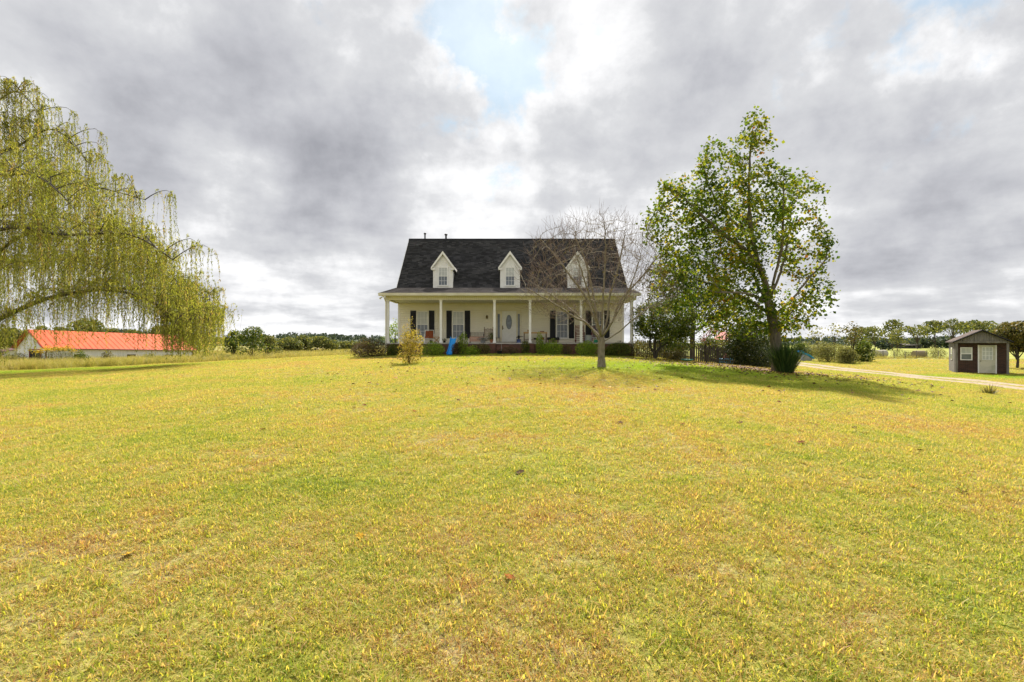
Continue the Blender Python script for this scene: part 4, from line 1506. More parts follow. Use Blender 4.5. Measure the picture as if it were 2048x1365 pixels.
# its taller leader shoots
_o = bpy.data.objects['golden_shrub']
_rg = np.random.default_rng(3)
_s = _o.location.y / F
_C = np.concatenate([np.stack([_rg.normal(size=90) * 0.10 + dx, _rg.normal(size=90) * 0.1, h0 + _rg.random(90) * dh], -1) for dx, h0, dh in ((0.05, 1.1, 1.0), (-0.22, 1.0, 0.7), (0.35, 1.0, 0.55))])
link('leader_shoots', leaf_mesh('leader_shoots', _C, 0.06, 0.6), L_gold, _o)

shrub('russet_shrub', 'broad dark russet shrub at the downspout corner of the porch', 740, 713, 74, 30, L_russet, 3000, 0.07, D=30.6, seed=2, lobes=9)
shrub('porch_shrub', 'low green shrub beside the downspout and the golden shrub', 789, 712, 30, 19, L_mid, 900, 0.07, D=30.2, seed=3)
shrub('porch_shrub', 'bright green shrub between golden shrub and blue slide', 866, 712, 44, 22, L_bright, 1300, 0.07, D=30.0, seed=4)
shrub('dry_shrub', 'brownish dry shrub just beside the leaning blue slide', 915, 710, 24, 22, L_russet, 700, 0.07, D=30.2, seed=5)
shrub('tall_lily', 'tall green leafy lilies by the shutter next to the iron bench', 927, 709, 18, 42, L_bright, 800, 0.09, D=30.1, seed=6, cat='plant', asp=0.3)
shrub('yellow_green_shrub', 'low yellow green shrub in front of the iron bench', 946, 709, 28, 17, L_bright, 700, 0.07, D=29.9, seed=7)
shrub('brown_shrub', 'brown and green tangled shrub beside the brick pier', 967, 709, 28, 20, L_mixed, 700, 0.07, D=29.9, seed=8)
shrub('step_weed', 'straggling dry weeds growing over the brick steps', 1020, 708, 34, 13, L_russet, 420, 0.06, D=29.8, seed=9, cat='plant')
shrub('porch_shrub', 'narrow green shrub under the blue hand pump', 1050, 709, 18, 22, L_mid, 520, 0.07, D=30.0, seed=10)
shrub('tall_weed', 'tall green weed standing in front of the wooden potting table', 1079, 709, 14, 40, L_bright, 620, 0.08, D=30.1, seed=11, cat='plant', asp=0.35)
shrub('porch_shrub', 'wide bright green shrub below the little pet house', 1106, 710, 42, 23, L_bright, 1500, 0.07, D=30.1, seed=12)
shrub('dry_shrub', 'pale dry grassy shrub between the two bright green shrubs', 1134, 710, 18, 20, L_mixed, 420, 0.08, D=30.1, seed=13, asp=0.25)
shrub('porch_shrub', 'round yellow green shrub below the red slat rocking chair', 1171, 712, 42, 25, L_bright, 1500, 0.07, D=30.1, seed=14)
shrub('porch_shrub', 'dark green shrub behind the bare tree trunk at the porch end', 1236, 713, 52, 24, L_mid, 1700, 0.07, D=30.2, seed=15)
shrub('mixed_shrub', 'brown and green rambling shrub below the small dark tree', 1292, 714, 64, 30, L_mixed, 1900, 0.08, D=30.4, seed=16)
shrub('mixed_shrub', 'straggly yellowing shrub against the first fence pickets', 1345, 715, 38, 24, L_mixed, 1000, 0.08, D=30.8, seed=17)
shrub('vine_shrub', 'large dark vine covered shrub swallowing the end of the fence', 1502, 722, 74, 70, L_dark, 3600, 0.12, D=30.5, seed=18, lobes=10)
shrub('vine_shrub', 'yellow flecked vine mound on the fence under the poplar', 1505, 722, 80, 88, L_mid, 2200, 0.12, D=33.5, seed=19, lobes=10)
shrub('fence_bush', 'tall leafy green bush behind the fence left of the dark trunk', 1345, 712, 62, 62, L_mid, 2600, 0.14, D=37.5, seed=31, lobes=12)
shrub('fence_bush', 'yellow green bush behind the fence beside the pink crepe myrtle', 1425, 712, 52, 44, L_mid, 2000, 0.14, D=38.5, seed=32, lobes=12)
shrub('fence_bush', 'tall dark bush behind the fence under the poplar limbs', 1478, 714, 58, 66, L_dark, 2600, 0.15, D=37.0, seed=33, lobes=12)
shrub('fence_bush', 'leafy bush by the fence end between vine mound and trunk', 1540, 718, 44, 56, L_mid, 1800, 0.14, D=33.0, seed=34, lobes=12)
px_tree('back_tree', 'light green young tree seen past the corner of the house', 792, 690, [(790, 662, 20, 14), (798, 655, 14, 16), (782, 676, 16, 10)], L_bright, 900, 0.13, D=44, seed=21, r0=0.05, attract=90)


# spiky ornamental grass at the poplar's foot
def blades_clump(name, label, b, n, L0, L1, w, mat, spread=0.8, rad=0.2, cat='plant', seed=0, group=None):
    rg = np.random.default_rng(seed)
    o = thing(name, label, cat, b, 0, group)
    V, Q, Rn = [], [], []
    for i in range(n):
        a = rg.random() * 6.283
        ln = rg.random() ** 0.7 * spread
        L = L0 + (L1 - L0) * rg.random()
        p = np.array([math.cos(a), math.sin(a), 0]) * rad * rg.random()
        d = np.array([math.cos(a) * math.sin(ln), math.sin(a) * math.sin(ln), math.cos(ln)])
        sd_ = np.array([-math.sin(a), math.cos(a), 0]) * w * 0.5
        k = len(V)
        for j, (t, ww) in enumerate(((0, 1), (0.4, 1), (0.75, 0.7), (1, 0.08))):
            c = p + d * L * t - np.array([0, 0, 1]) * (t ** 2.5) * L * 0.30 * ln + np.array([math.cos(a), math.sin(a), 0]) * t * t * L * 0.12
            V += [c - sd_ * ww, c + sd_ * ww]
        for j in range(3):
            Q.append((k + 2 * j, k + 2 * j + 1, k + 2 * j + 3, k + 2 * j + 2))
            Rn.append(rg.random())
    link('leaves', np_mesh('leaves', np.array(V), quads=np.array(Q), rnd=np.array(Rn)), mat, o)
    return o


L_blade = rnd_mat('dark_blade', [(0.0, (0.025, 0.055, 0.016)), (0.7, (0.05, 0.10, 0.025)), (1.0, (0.11, 0.15, 0.04))], 0.5, 0.25)
_p = gp(1570, 747)
blades_clump('spiky_grass_clump', 'dark green spiky grass clump hugging the poplar trunk', _p, 800, 0.9, 1.75, 0.028, L_blade, 0.5, 0.34, seed=2)
_p = gp(1978, 789)
blades_clump('weed_tuft', 'grey green weed tuft on the verge of the gravel driveway', _p, 160, 0.15, 0.42, 0.014, L_mixed, 1.0, 0.16, seed=5)


# ------------------------------------------------------------------ weeping willow
def willow():
    rg = np.random.default_rng(21)
    D0 = 33.0
    s = D0 / F
    T = gx(-110, 34)
    o = thing('weeping_willow', 'big weeping willow with long hanging yellow green strands', 'tree', T)

    def W(px, py, D=D0):
        return Vector(((px - 1024) / F * D, D, CAMZ + (HZ - py) / F * D)) - T
    limbs = []
    root = Vector((0, 0, 2.2))

    def limb(pts, r0, r1):
        # Catmull-Rom through the points
        P = [pts[0]] + pts + [pts[-1]]
        out = []
        for i in range(1, len(P) - 2):
            for t in np.linspace(0, 1, 6, endpoint=False):
                p0, p1, p2, p3 = P[i - 1], P[i], P[i + 1], P[i + 2]
                out.append(0.5 * ((2 * p1) + (p2 - p0) * t + (2 * p0 - 5 * p1 + 4 * p2 - p3) * t * t + (3 * p1 - p0 - 3 * p2 + p3) * t ** 3))
        out.append(P[-2])
        limbs.append((out, r0, r1))
        return out
    tk = [Vector((0.1, 0, -0.4)), Vector((0, 0, 1)), Vector((-0.1, 0, 2.4)), Vector((-0.3, 0.2, 4)), Vector((-0.5, 0.1, 7)), Vector((-0.4, 0, 10)), W(-140, 260), W(-120, 190)]
    limb(tk, 0.62, 0.08)
    limb([tk[2], W(-60, 670, 33.5), W(0, 638, 33), W(90, 599, 32), W(190, 581, 31), W(260, 588, 30.5), W(330, 618, 30), W(392, 652, 30)], 0.26, 0.03)
    limb([W(190, 581, 31), W(250, 578, 31.5), W(330, 580, 32), W(420, 600, 32)], 0.09, 0.02)
    limb([tk[3], W(-60, 560), W(0, 502), W(60, 468), W(140, 478), W(230, 520)], 0.2, 0.03)
    limb([tk[3], W(-50, 530, 36), W(40, 525, 37), W(130, 520, 38), W(240, 545, 38)], 0.17, 0.03)
    limb([tk[4], W(-30, 440), W(60, 390), W(160, 370, 32), W(290, 400, 31)], 0.2, 0.02)
    limb([tk[4], W(0, 460, 30), W(130, 470, 28), W(260, 470, 27), W(345, 520, 27)], 0.17, 0.02)
    limb([tk[5], W(-40, 330), W(40, 290), W(110, 260), W(180, 330)], 0.16, 0.02)
    limb([tk[5], W(-60, 260), W(0, 200), W(40, 185), W(80, 230)], 0.14, 0.02)
    limb([tk[5], W(-80, 380, 29), W(20, 350, 27), W(90, 360, 26), W(150, 420, 26)], 0.14, 0.02)
    limb([tk[4], W(-60, 450, 38), W(60, 430, 40), W(180, 450, 41), W(300, 500, 41)], 0.14, 0.02)
    limb([tk[3], W(-160, 520, 30), W(-260, 480, 28), W(-380, 560, 27)], 0.16, 0.02)
    limb([tk[4], W(-200, 400, 37), W(-320, 380, 38), W(-440, 480, 38)], 0.16, 0.02)
    mb = MB()
    starts = []
    for pts, r0, r1 in limbs:
        n = len(pts)
        mb.tube(pts, [r0 + (r1 - r0) * (i / (n - 1)) ** 0.7 for i in range(n)], 8, False)
    # side branches rising from the limbs, then arching over
    fine = MB()
    for li, (pts, r0, r1) in enumerate(limbs):
        for i in range(4, len(pts)):
            if li == 0 and i < 22:
                continue
            for k in range(2 if li else 3):
                if rg.random() < 0.42:
                    continue
                p = pts[i]
                a = rg.random() * 6.283
                L = 0.9 + 1.7 * rg.random()
                d = Vector((math.cos(a) * 0.8, math.sin(a), 0.35 + 0.5 * rg.random()))
                q1, q2, q3 = p + d * L * 0.4, p + d * L * 0.72 - Vector((0, 0, 0.08 * L)), p + d * L * 0.95 + Vector((0, 0, -0.42 * L))
                fine.tube([p, p.lerp(q1, 0.5) + Vector((0, 0, 0.03 * L)), q1 + Vector((0, 0, 0.03 * L)), q1.lerp(q2, 0.5) + Vector((0, 0, 0.03 * L)), q2, q2.lerp(q3, 0.5) + Vector((0, 0, 0.04 * L)), q3], [0.032, 0.027, 0.022, 0.018, 0.014, 0.010, 0.005], 4, False)
                for t in range(16):
                    u = rg.random()
                    starts.append((q1.lerp(q2, u) if u < 0.5 else q2.lerp(q3, u)) + Vector(rg.normal(size=3) * 0.12))
    # crown outline filled with more strands
    ox = [-420, -200, -60, 15, 50, 90, 178, 228, 285, 332, 368, 405, 422]
    oy = [420, 240, 175, 176, 195, 232, 330, 352, 388, 470, 530, 552, 620]
    for c in range(440):
        dep = rg.normal() * 3.2
        sh = 1 - 0.0 * abs(dep)
        px = -120 + 560 * (rg.random() ** 0.8)
        top = float(np.interp(px + abs(dep) * 12, ox, oy))
        low = min(610, top + 330)
        py = top + (low - top) * rg.random() ** 1.25 + 4
        if 150 < px < 330 and py > 540:
            py -= 110 * rg.random()
        D = D0 - 1 + dep
        cc = W(px, py, D)
        hubr = 0.35 + 0.3 * rg.random()
        for k in range(int(5 + 8 * rg.random())):
            starts.append(cc + Vector((rg.normal() * hubr, rg.normal() * hubr, rg.normal() * 0.18)))
        a = math.pi + rg.normal() * 0.7                # each bunch hangs from a bough that arches up from the trunk side
        ca, sa = math.cos(a), math.sin(a)
        fine.tube([cc + Vector((ca * 1.1, sa * 1.1, -0.65)), cc + Vector((ca * 0.75, sa * 0.75, -0.22)), cc + Vector((ca * 0.35, sa * 0.35, 0.03)), cc + Vector((0, 0, 0.05)), cc + Vector((-ca * 0.22, -sa * 0.22, -0.10))], [0.018, 0.014, 0.011, 0.008, 0.004], 4, False)
    # low skirt at the outer rim, hanging almost to the ground
    for c in range(32):
        px = 325 + 95 * rg.random()
        cc = W(px, 560 + 75 * rg.random() + max(0, px - 425) * 1.2, 30 + rg.normal() * 1.0)
        for k in range(6):
            starts.append(cc + Vector((rg.normal() * 0.3, rg.normal() * 0.4, rg.normal() * 0.2)))
    mb.build('trunk', M_barkdark, o, True)
    fine.build('branches', M_barkdark, o)
    # strands
    Lc, La, Lr = [], [], []
    st = MB()
    for p in starts:
        gz = -T.z + ground_z(p.x + T.x, p.y + T.y)
        L = 0.6 + 3.0 * rg.random() ** 1.6
        L = min(L, max(0.3, p.z - gz - 0.4 - 0.8 * rg.random()))
        a = rg.random() * 6.283
        o1 = Vector((math.cos(a), math.sin(a), 0)) * (0.1 + 0.22 * rg.random())
        sway = Vector(rg.normal(size=3) * 0.05)
        path = [p, p + o1 * 0.6 + Vector((0, 0, 0.02)), p + o1 + Vector((0, 0, -0.25 * L)), p + o1 * 1.15 + sway + Vector((0, 0, -0.65 * L)), p + o1 * 1.2 + sway * 1.8 + Vector((0, 0, -L))]
        st.tube(path, [0.006, 0.005, 0.004, 0.0035, 0.002], 3, False)
        n = int(L / 0.07)
        bare = rg.random() < 0.22
        tone = rg.random()
        pv = np.array([list(q) for q in path])
        tt = np.linspace(0.08, 1, n) if n > 1 else np.array([1.0])
        idx = np.minimum((tt * 4).astype(int), 3)
        fr = (tt * 4 - idx)[:, None]
        c = pv[idx] * (1 - fr) + pv[idx + 1] * fr
        if bare:
            keep = rg.random(n if n > 1 else 1) < 0.25
            c = c[keep]
        if len(c) == 0:
            continue
        ax = rg.normal(size=c.shape) * 0.5 + np.array([0, 0, -1.0])
        Lc.append(c + rg.normal(size=c.shape) * 0.03)
        La.append(ax)
        Lr.append(np.clip(tone * 0.75 + rg.random(len(c)) * 0.3, 0, 1))
    st.build('hanging_twigs', pm('willow_twig', (0.20, 0.15, 0.075), 0.8, (0.12, 0.08, 0.045), 3.0), o)
    Lc, La, Lr = np.concatenate(Lc), np.concatenate(La), np.concatenate(Lr)
    me = leaf_mesh('crown', Lc, 0.14 + 0.08 * rg.random(len(Lc)), 0.24, 0.05, axis=La, rnd=Lr)
    link('crown', me, rnd_mat('willow_leaf', [(0.0, (0.14, 0.175, 0.03)), (0.5, (0.27, 0.29, 0.05)), (0.8, (0.38, 0.36, 0.08)), (1.0, (0.38, 0.25, 0.11))], 0.55, 0.5, 0.15), o)


willow()


# ------------------------------------------------------------------ picket fence
M_fence = pm('brown_grey_picket', (0.15, 0.125, 0.10), 0.9, (0.09, 0.075, 0.06), 4.0, (6, 6, 0.6), bump=0.3)
def fence():
    A = Vector((8.6, 33.2, 0))
    Bq = Vector((17.6, 32.6, 0))
    o = thing('picket_fence', 'weathered grey dog eared picket fence beside the house', 'fence', (A.x, A.y, ground_z(A.x, A.y)))
    base = o.location.copy()
    L = (Bq - A).length
    pk = MB().add([(-0.045, 0, 0), (0.045, 0, 0), (0.045, 0, 1.0), (0.022, 0, 1.06), (-0.022, 0, 1.06), (-0.045, 0, 1.0)] + [(x, 0.02, z) for x, z in ((-0.045, 0), (0.045, 0), (0.045, 1.0), (0.022, 1.06), (-0.022, 1.06), (-0.045, 1.0))],
                  [(0, 1, 2, 3, 4, 5), (11, 10, 9, 8, 7, 6)] + [(i, i + 6, (i + 1) % 6 + 6, (i + 1) % 6) for i in range(6)]).mesh('picket')
    pk.materials.append(M_fence)
    n = int(L / 0.135)
    for i in range(n):
        p = A.lerp(Bq, i / n)
        q = bpy.data.objects.new('picket', pk)
        q.location = (p.x - base.x, p.y - base.y, ground_z(p.x, p.y) - base.z + 0.05 + random.uniform(-0.02, 0.02))
        q.rotation_euler = (random.uniform(-0.02, 0.02), random.uniform(-0.02, 0.02), 0)
        q.scale = (1, 1, 1.06 + random.uniform(-0.02, 0.03))
        q.parent = o
        COL.objects.link(q)
    k = 5
    for i in range(k):
        p, r = A.lerp(Bq, i / k), A.lerp(Bq, (i + 1) / k)
        zp, zr = ground_z(p.x, p.y) - base.z, ground_z(r.x, r.y) - base.z
        for h in (0.28, 0.92):
            MB().tube([(p.x - base.x, p.y - base.y + 0.045, zp + h), (r.x - base.x, r.y - base.y + 0.045, zr + h)], 0.035, 4).build('rail', M_fence, o)
        B(p.x - base.x - 0.05, p.x - base.x + 0.05, p.y - base.y + 0.075, p.y - base.y + 0.175, zp - 0.3, zp + 1.05).build('post', M_fence, o)


fence()

# ------------------------------------------------------------------ things on and by the porch
FL = 1.6        # porch floor height


def pxp(px, D):
    return (px - 1024) / F * D


M_redwood = pm('red_painted_wood', (0.16, 0.022, 0.022), 0.5, (0.11, 0.016, 0.018), 5.0)
M_tan = pm('tan_wood', (0.55, 0.36, 0.17), 0.7, (0.42, 0.27, 0.12), 5.0, (1, 1, 4))
M_oldwood = pm('old_brown_wood', (0.24, 0.18, 0.13), 0.85, (0.15, 0.11, 0.08), 4.0, (1, 4, 4))
M_rust = pm('rust_cushion', (0.30, 0.085, 0.03), 0.9, (0.22, 0.06, 0.022), 5.0)
M_iron = pm('rusty_iron', (0.10, 0.065, 0.055), 0.7, (0.06, 0.045, 0.045), 8.0)
M_pinkwood = pm('faded_pink_wood', (0.50, 0.30, 0.22), 0.8, (0.40, 0.23, 0.16), 4.0, (4, 1, 1))
M_quilt = pm('faded_floral_cloth', (0.44, 0.38, 0.30), 0.95, (0.27, 0.23, 0.17), 14.0)
M_blue = pm('blue_plastic', (0.01, 0.30, 0.78), 0.35, (0.015, 0.26, 0.68), 2.0)
M_blue2 = pm('faded_blue_plastic', (0.02, 0.30, 0.62), 0.4, (0.02, 0.25, 0.52), 2.0)
M_navy = pm('navy_enamel', (0.02, 0.03, 0.12), 0.4, (0.10, 0.14, 0.28), 4.0)
M_black = pm('black_plastic', (0.012, 0.012, 0.012), 0.5)
M_galv = pm('galvanised_steel', (0.38, 0.40, 0.42), 0.4, (0.28, 0.30, 0.32), 3.0, metal=0.6)
M_green = pm('green_plastic', (0.02, 0.22, 0.12), 0.4, (0.02, 0.18, 0.09), 3.0)
M_teal = pm('teal_plastic', (0.10, 0.42, 0.32), 0.4)
M_orange = pm('orange_skin', (0.62, 0.13, 0.03), 0.5, (0.50, 0.09, 0.02), 3.0)
M_terra = pm('terracotta', (0.36, 0.15, 0.07), 0.8)
M_hay = pm('baled_hay', (0.30, 0.25, 0.16), 0.95, (0.17, 0.135, 0.09), 3.0, (1, 5, 5), bump=0.6)
M_haypale = pm('pale_wrapped_hay', (0.44, 0.42, 0.36), 0.9, (0.30, 0.27, 0.21), 3.0, (1, 5, 5), bump=0.6)


def ladder_rocker(name, label, x, y, rz, mat):
    o = thing(name, label, 'chair', (x, y, FL), rz)
    for s in (-1, 1):
        MB().tube([(s * 0.27, 0.30, 0.10), (s * 0.27, 0.34, 0.55), (s * 0.27, 0.46, 1.18)], [0.022, 0.022, 0.018], 6).build('back_post', mat, o)
        MB().tube([(s * 0.29, -0.28, 0.08), (s * 0.29, -0.28, 0.66)], 0.022, 6).build('leg', mat, o)
        MB().tube([(s * 0.29, -0.50, 0.09), (s * 0.29, -0.2, 0.03), (s * 0.28, 0.15, 0.025), (s * 0.28, 0.45, 0.08), (s * 0.28, 0.66, 0.17)], 0.022, 6).build('rocker', mat, o)
        B(s * 0.29 - 0.035, s * 0.29 + 0.035, -0.34, 0.36, 0.66, 0.69).build('armrest', mat, o)
    B(-0.30, 0.30, -0.30, 0.30, 0.40, 0.435).build('seat', mat, o)
    for k in range(7):
        z = 0.52 + k * 0.095
        yy = 0.335 + (z - 0.5) * 0.18
        MB().tube([(-0.265, yy, z), (-0.12, yy + 0.035, z + 0.02), (0.12, yy + 0.035, z + 0.02), (0.265, yy, z)], 0.024, 4).build('back_slat', mat, o)
    for z in (0.17, 0.29):
        MB().tube([(-0.29, -0.28, z), (0.29, -0.28, z)], 0.014, 5).build('stretcher', mat, o)
    return o


ladder_rocker('rocking_chair', 'dark red ladder back rocking chair half hidden by a white post', pxp(1160, 32.4), 32.4, R(168), M_redwood)
ladder_rocker('rocking_chair', 'dark red rocking chair between the trash can and the bare trunk', pxp(1192, 32.6), 32.6, R(-12), M_redwood)


def porch_things():
    # white framed armchair with rust cushions
    x, y = pxp(858.5, 32.6), 32.6
    o = thing('armchair', 'white framed porch armchair with rust coloured cushion below the shutter', 'chair', (x, y, FL), R(8))
    for s in (-1, 1):
        MB().tube([(s * 0.30, 0.25, 0), (s * 0.30, 0.27, 0.4), (s * 0.28, 0.36, 0.86)], 0.022, 6).build('back_post', M_white, o)
        MB().tube([(s * 0.32, -0.28, 0), (s * 0.32, -0.28, 0.56), (s * 0.31, 0.28, 0.58)], 0.022, 6).build('armrest', M_white, o)
    MB().tube([(-0.28, 0.36, 0.86), (0.28, 0.36, 0.86)], 0.022, 6).build('top_rail', M_white, o)
    B(-0.29, 0.29, -0.28, 0.25, 0.32, 0.42).build('seat', M_rust, o)
    MB().prism_x([(0.20, 0.43), (0.28, 0.43), (0.34, 0.80), (0.25, 0.80)], -0.24, 0.24).build('back_cushion', M_rust, o)
    # little tan folding table
    x = pxp(873, 32.3)
    o = thing('folding_table', 'small tan wooden folding table next to the white armchair', 'table', (x, 32.3, FL))
    B(-0.22, 0.22, -0.2, 0.2, 0.36, 0.40).build('table_top', M_tan, o)
    for s in (-1, 1):
        MB().bar((-0.2, s * 0.17, 0.0), (0.2, s * 0.17, 0.36), 0.018).build('leg', M_tan, o)
        MB().bar((0.2, s * 0.14, 0.0), (-0.2, s * 0.14, 0.36), 0.018).build('leg', M_tan, o)
    # iron back bench with faded slats
    x = pxp(954, 32.2)
    o = thing('garden_bench', 'low bench with rusty iron lattice back and faded pinkish slats', 'bench', (x, 32.2, FL))
    for s in (-1, 1):
        MB().tube([(s * 0.46, 0.22, 0), (s * 0.46, 0.24, 0.42), (s * 0.46, 0.30, 0.70)], 0.02, 6).build('leg', M_iron, o)
        MB().tube([(s * 0.46, -0.24, 0), (s * 0.46, -0.24, 0.56), (s * 0.46, 0.22, 0.56)], 0.02, 6).build('armrest', M_iron, o)
    for k in range(3):
        B(-0.47, 0.47, -0.25 + k * 0.16, -0.11 + k * 0.16, 0.38, 0.41).build('seat_slat', M_pinkwood, o)
    for k in range(3):
        B(-0.47, 0.47, -0.275, -0.255, 0.08 + k * 0.10, 0.17 + k * 0.10).build('front_slat', M_pinkwood, o)
    for z in (0.44, 0.53, 0.61, 0.69):
        MB().tube([(-0.46, 0.25 + (z - 0.42) * 0.2, z), (0.46, 0.25 + (z - 0.42) * 0.2, z)], 0.011, 4).build('back_rail', M_iron, o)
    for k in range(9):
        xx = -0.40 + k * 0.1
        MB().bar((xx, 0.25, 0.43), (xx, 0.30, 0.70), 0.007).build('back_bar', M_iron, o)
    # high backed chair draped with cloth
    x = pxp(977, 32.0)
    o = thing('draped_chair', 'high backed chair draped with faded floral cloth by the lantern', 'chair', (x, 32.0, FL))
    for s in (-1, 1):
        MB().tube([(s * 0.29, 0.2, 0), (s * 0.29, 0.22, 0.5), (s * 0.29, 0.28, 1.0)], 0.024, 6).lathe([(0.01, 0), (0.035, 0.03), (0.01, 0.07)], (s * 0.29, 0.285, 0.99), 8).build('back_post', M_oldwood, o)
        MB().tube([(s * 0.27, -0.25, 0), (s * 0.27, -0.25, 0.42)], 0.022, 6).build('leg', M_oldwood, o)
    B(-0.28, 0.28, -0.27, 0.2, 0.40, 0.44).build('seat', M_oldwood, o)
    cl = MB()
    n = 13
    vs = []
    for j, (yy, z) in enumerate(((0.33, 0.55), (0.31, 0.93), (0.25, 0.95), (0.18, 0.60), (0.10, 0.46), (-0.27, 0.46), (-0.30, 0.12))):
        for k in range(n):
            t = -1 + 2 * k / (n - 1)
            vs.append((t * 0.275, yy + 0.015 * math.sin(k * 2.1 + j), z + 0.02 * math.sin(k * 1.3 + j) - 0.03 * t * t))
    cl.add(vs, [(j * n + k, j * n + k + 1, (j + 1) * n + k + 1, (j + 1) * n + k) for j in range(6) for k in range(n - 1)]).build('cloth', M_quilt, o, True)
    # brown chair by the side light
    x = pxp(996, 32.2)
    o = thing('side_table', 'small dark brown plant stand beside the door side light', 'table', (x, 32.3, FL))
    B(-0.16, 0.16, -0.16, 0.16, 0.30, 0.34).build('table_top', M_oldwood, o)
    for sx in (-1, 1):
        for sy in (-1, 1):
            MB().bar((sx * 0.13, sy * 0.13, 0), (sx * 0.12, sy * 0.12, 0.30), 0.018).build('leg', M_oldwood, o)
    MB().bar((-0.13, -0.13, 0.3), (-0.22, -0.1, 0.52), 0.02).build('handle', M_oldwood, o)
    # potted plants
    for px, D, r, h, mat, leafm, lab, nl, lh in ((984, 31.4, 0.15, 0.22, M_terra, L_mid, 'green leafy potted plant on the porch edge by the door', 260, 0.42),
                                                  (966, 31.3, 0.18, 0.16, M_galv, rnd_mat('silver_leaf', [(0, (0.12, 0.13, 0.12)), (1, (0.34, 0.34, 0.32))], 0.7, 0.1), 'potted plant with silvery grey leaves on the porch edge', 200, 0.18),
                                                  (862, 31.3, 0.07, 0.13, M_black, L_dark, 'tiny black pot on the porch edge below the armchair', 12, 0.06),
                                                  (889, 31.3, 0.09, 0.14, M_black, L_dark, 'small dark pot beside the second post near the blue slide', 40, 0.12)):
        o = thing('potted_plant', lab, 'potted plant', (pxp(px, D), D, FL))
        MB().lathe([(r * 0.7, 0), (r, h * 0.9), (r * 1.08, h), (r * 0.9, h * 0.98), (r * 0.85, h * 0.9)], (0, 0, 0), 14).build('pot', mat, o, False)
        rg = np.random.default_rng(int(px))
        C = np.stack([rg.normal(size=nl) * r * 0.9, rg.normal(size=nl) * r * 0.9, h + rg.random(nl) * lh], -1)
        link('foliage', leaf_mesh('foliage', C, 0.09, 0.4), leafm, o)
    # potting table
    xa, xb = pxp(1047, 32.9), pxp(1094, 32.9)
    o = thing('potting_table', 'long weathered wooden potting table with a lower shelf', 'table', ((xa + xb) / 2, 32.9, FL))
    hw = (xb - xa) / 2
    for k in range(4):
        B(-hw, hw, -0.28 + k * 0.14, -0.15 + k * 0.14, 0.68, 0.72).build('top_plank', M_oldwood, o)
    B(-hw, hw, -0.30, -0.285, 0.62, 0.725).build('apron', M_tan, o)
    B(-hw + 0.05, hw - 0.05, -0.25, 0.25, 0.20, 0.23).build('shelf', M_oldwood, o)
    for sx in (-1, 1):
        for sy in (-1, 1):
            B(sx * (hw - 0.05) - 0.03, sx * (hw - 0.05) + 0.03, sy * 0.24 - 0.03, sy * 0.24 + 0.03, 0.0, 0.679).build('leg', M_oldwood, o)
    for px, r, h, m, z, lab in ((1056, 0.05, 0.16, M_tan, 0.72, 'small tan jar standing on the potting table'), (1084, 0.16, 0.06, M_rust, 0.72, 'wide rust coloured saucer on the potting table top'),
                                (1085, 0.13, 0.13, M_rust, 0.23, 'reddish round pot on the potting table lower shelf'), (1071, 0.15, 0.10, M_black, 0.23, 'black shallow pot on the potting table lower shelf')):
        MBo = MB().lathe([(r * 0.75, 0), (r, h * 0.85), (r * 1.05, h), (r * 0.85, h * 0.96)], (0, 0, 0), 12).build('plant_pot', m)
        MBo.location = (pxp(px, 32.9), 32.85, FL + z + 0.001)
        tag(MBo, lab, 'pot')
    # hand pump on a blue stand
    x = pxp(1037.5, 31.7)
    o = thing('hand_pump', 'black hand pump with long handle on a dark blue stand', 'pump', (x, 31.7, FL))
    MB().lathe([(0.17, 0), (0.17, 0.04), (0.13, 0.06), (0.15, 0.22), (0.11, 0.24)], (0, 0, 0), 16).build('stand', M_navy, o)
    MB().lathe([(0.05, 0.24), (0.05, 0.30), (0.09, 0.33), (0.09, 0.43), (0.03, 0.48)], (0, 0, 0), 12).build('pump_body', M_black, o)
    MB().tube([(0.05, 0, 0.40), (0.18, 0, 0.405), (0.30, 0, 0.39)], [0.025, 0.02, 0.016], 6).build('handle', M_black, o)
    MB().tube([(-0.05, -0.02, 0.37), (-0.13, -0.04, 0.36), (-0.15, -0.05, 0.30)], 0.022, 6).build('spout', M_black, o)
    # pet house
    x = pxp(1106.5, 31.9)
    o = thing('pet_house', 'small wooden pet house with dark gabled roof under the shutter', 'pet house', (x, 31.9, FL))
    B(-0.34, 0.34, -0.22, 0.24, 0.0, 0.20).build('wall', M_oldwood, o)
    MB().prism_x([(-0.28, 0.185), (-0.28, 0.21), (0.01, 0.36), (0.30, 0.21), (0.30, 0.185), (0.01, 0.33)], -0.40, 0.40).build('roof', M_roofbase, o)
    MB().prism_y([(-0.18, 0.19), (0.14, 0.19), (-0.02, 0.33)], -0.27, 0.0).build('porch_gable', M_oldwood, o)
    MB().prism_y([(-0.24, 0.185), (-0.02, 0.37), (0.20, 0.185), (0.17, 0.175), (-0.02, 0.335), (-0.21, 0.175)], -0.31, 0.0).build('porch_roof', M_roofbase, o)
    B(-0.09, 0.05, -0.275, -0.2205, 0.01, 0.17).build('doorway', M_dark, o)
    # galvanised can
    o = thing('trash_can', 'ribbed galvanised metal trash can between the red rocking chairs', 'trash can', (pxp(1176.5, 31.9), 31.9, FL))
    c = MB().lathe([(0.20, 0.0), (0.205, 0.02), (0.23, 0.44), (0.24, 0.45)], (0, 0, 0), 20)
    for k in range(16):
        a = 6.283 * k / 16
        c.bar((0.207 * math.cos(a), 0.207 * math.sin(a), 0.03), (0.228 * math.cos(a), 0.228 * math.sin(a), 0.43), 0.012)
    c.build('can', M_galv, o)
    MB().lathe([(0.25, 0.452), (0.25, 0.48), (0.12, 0.52), (0.02, 0.53)], (0, 0, 0), 20).build('lid', M_galv, o)
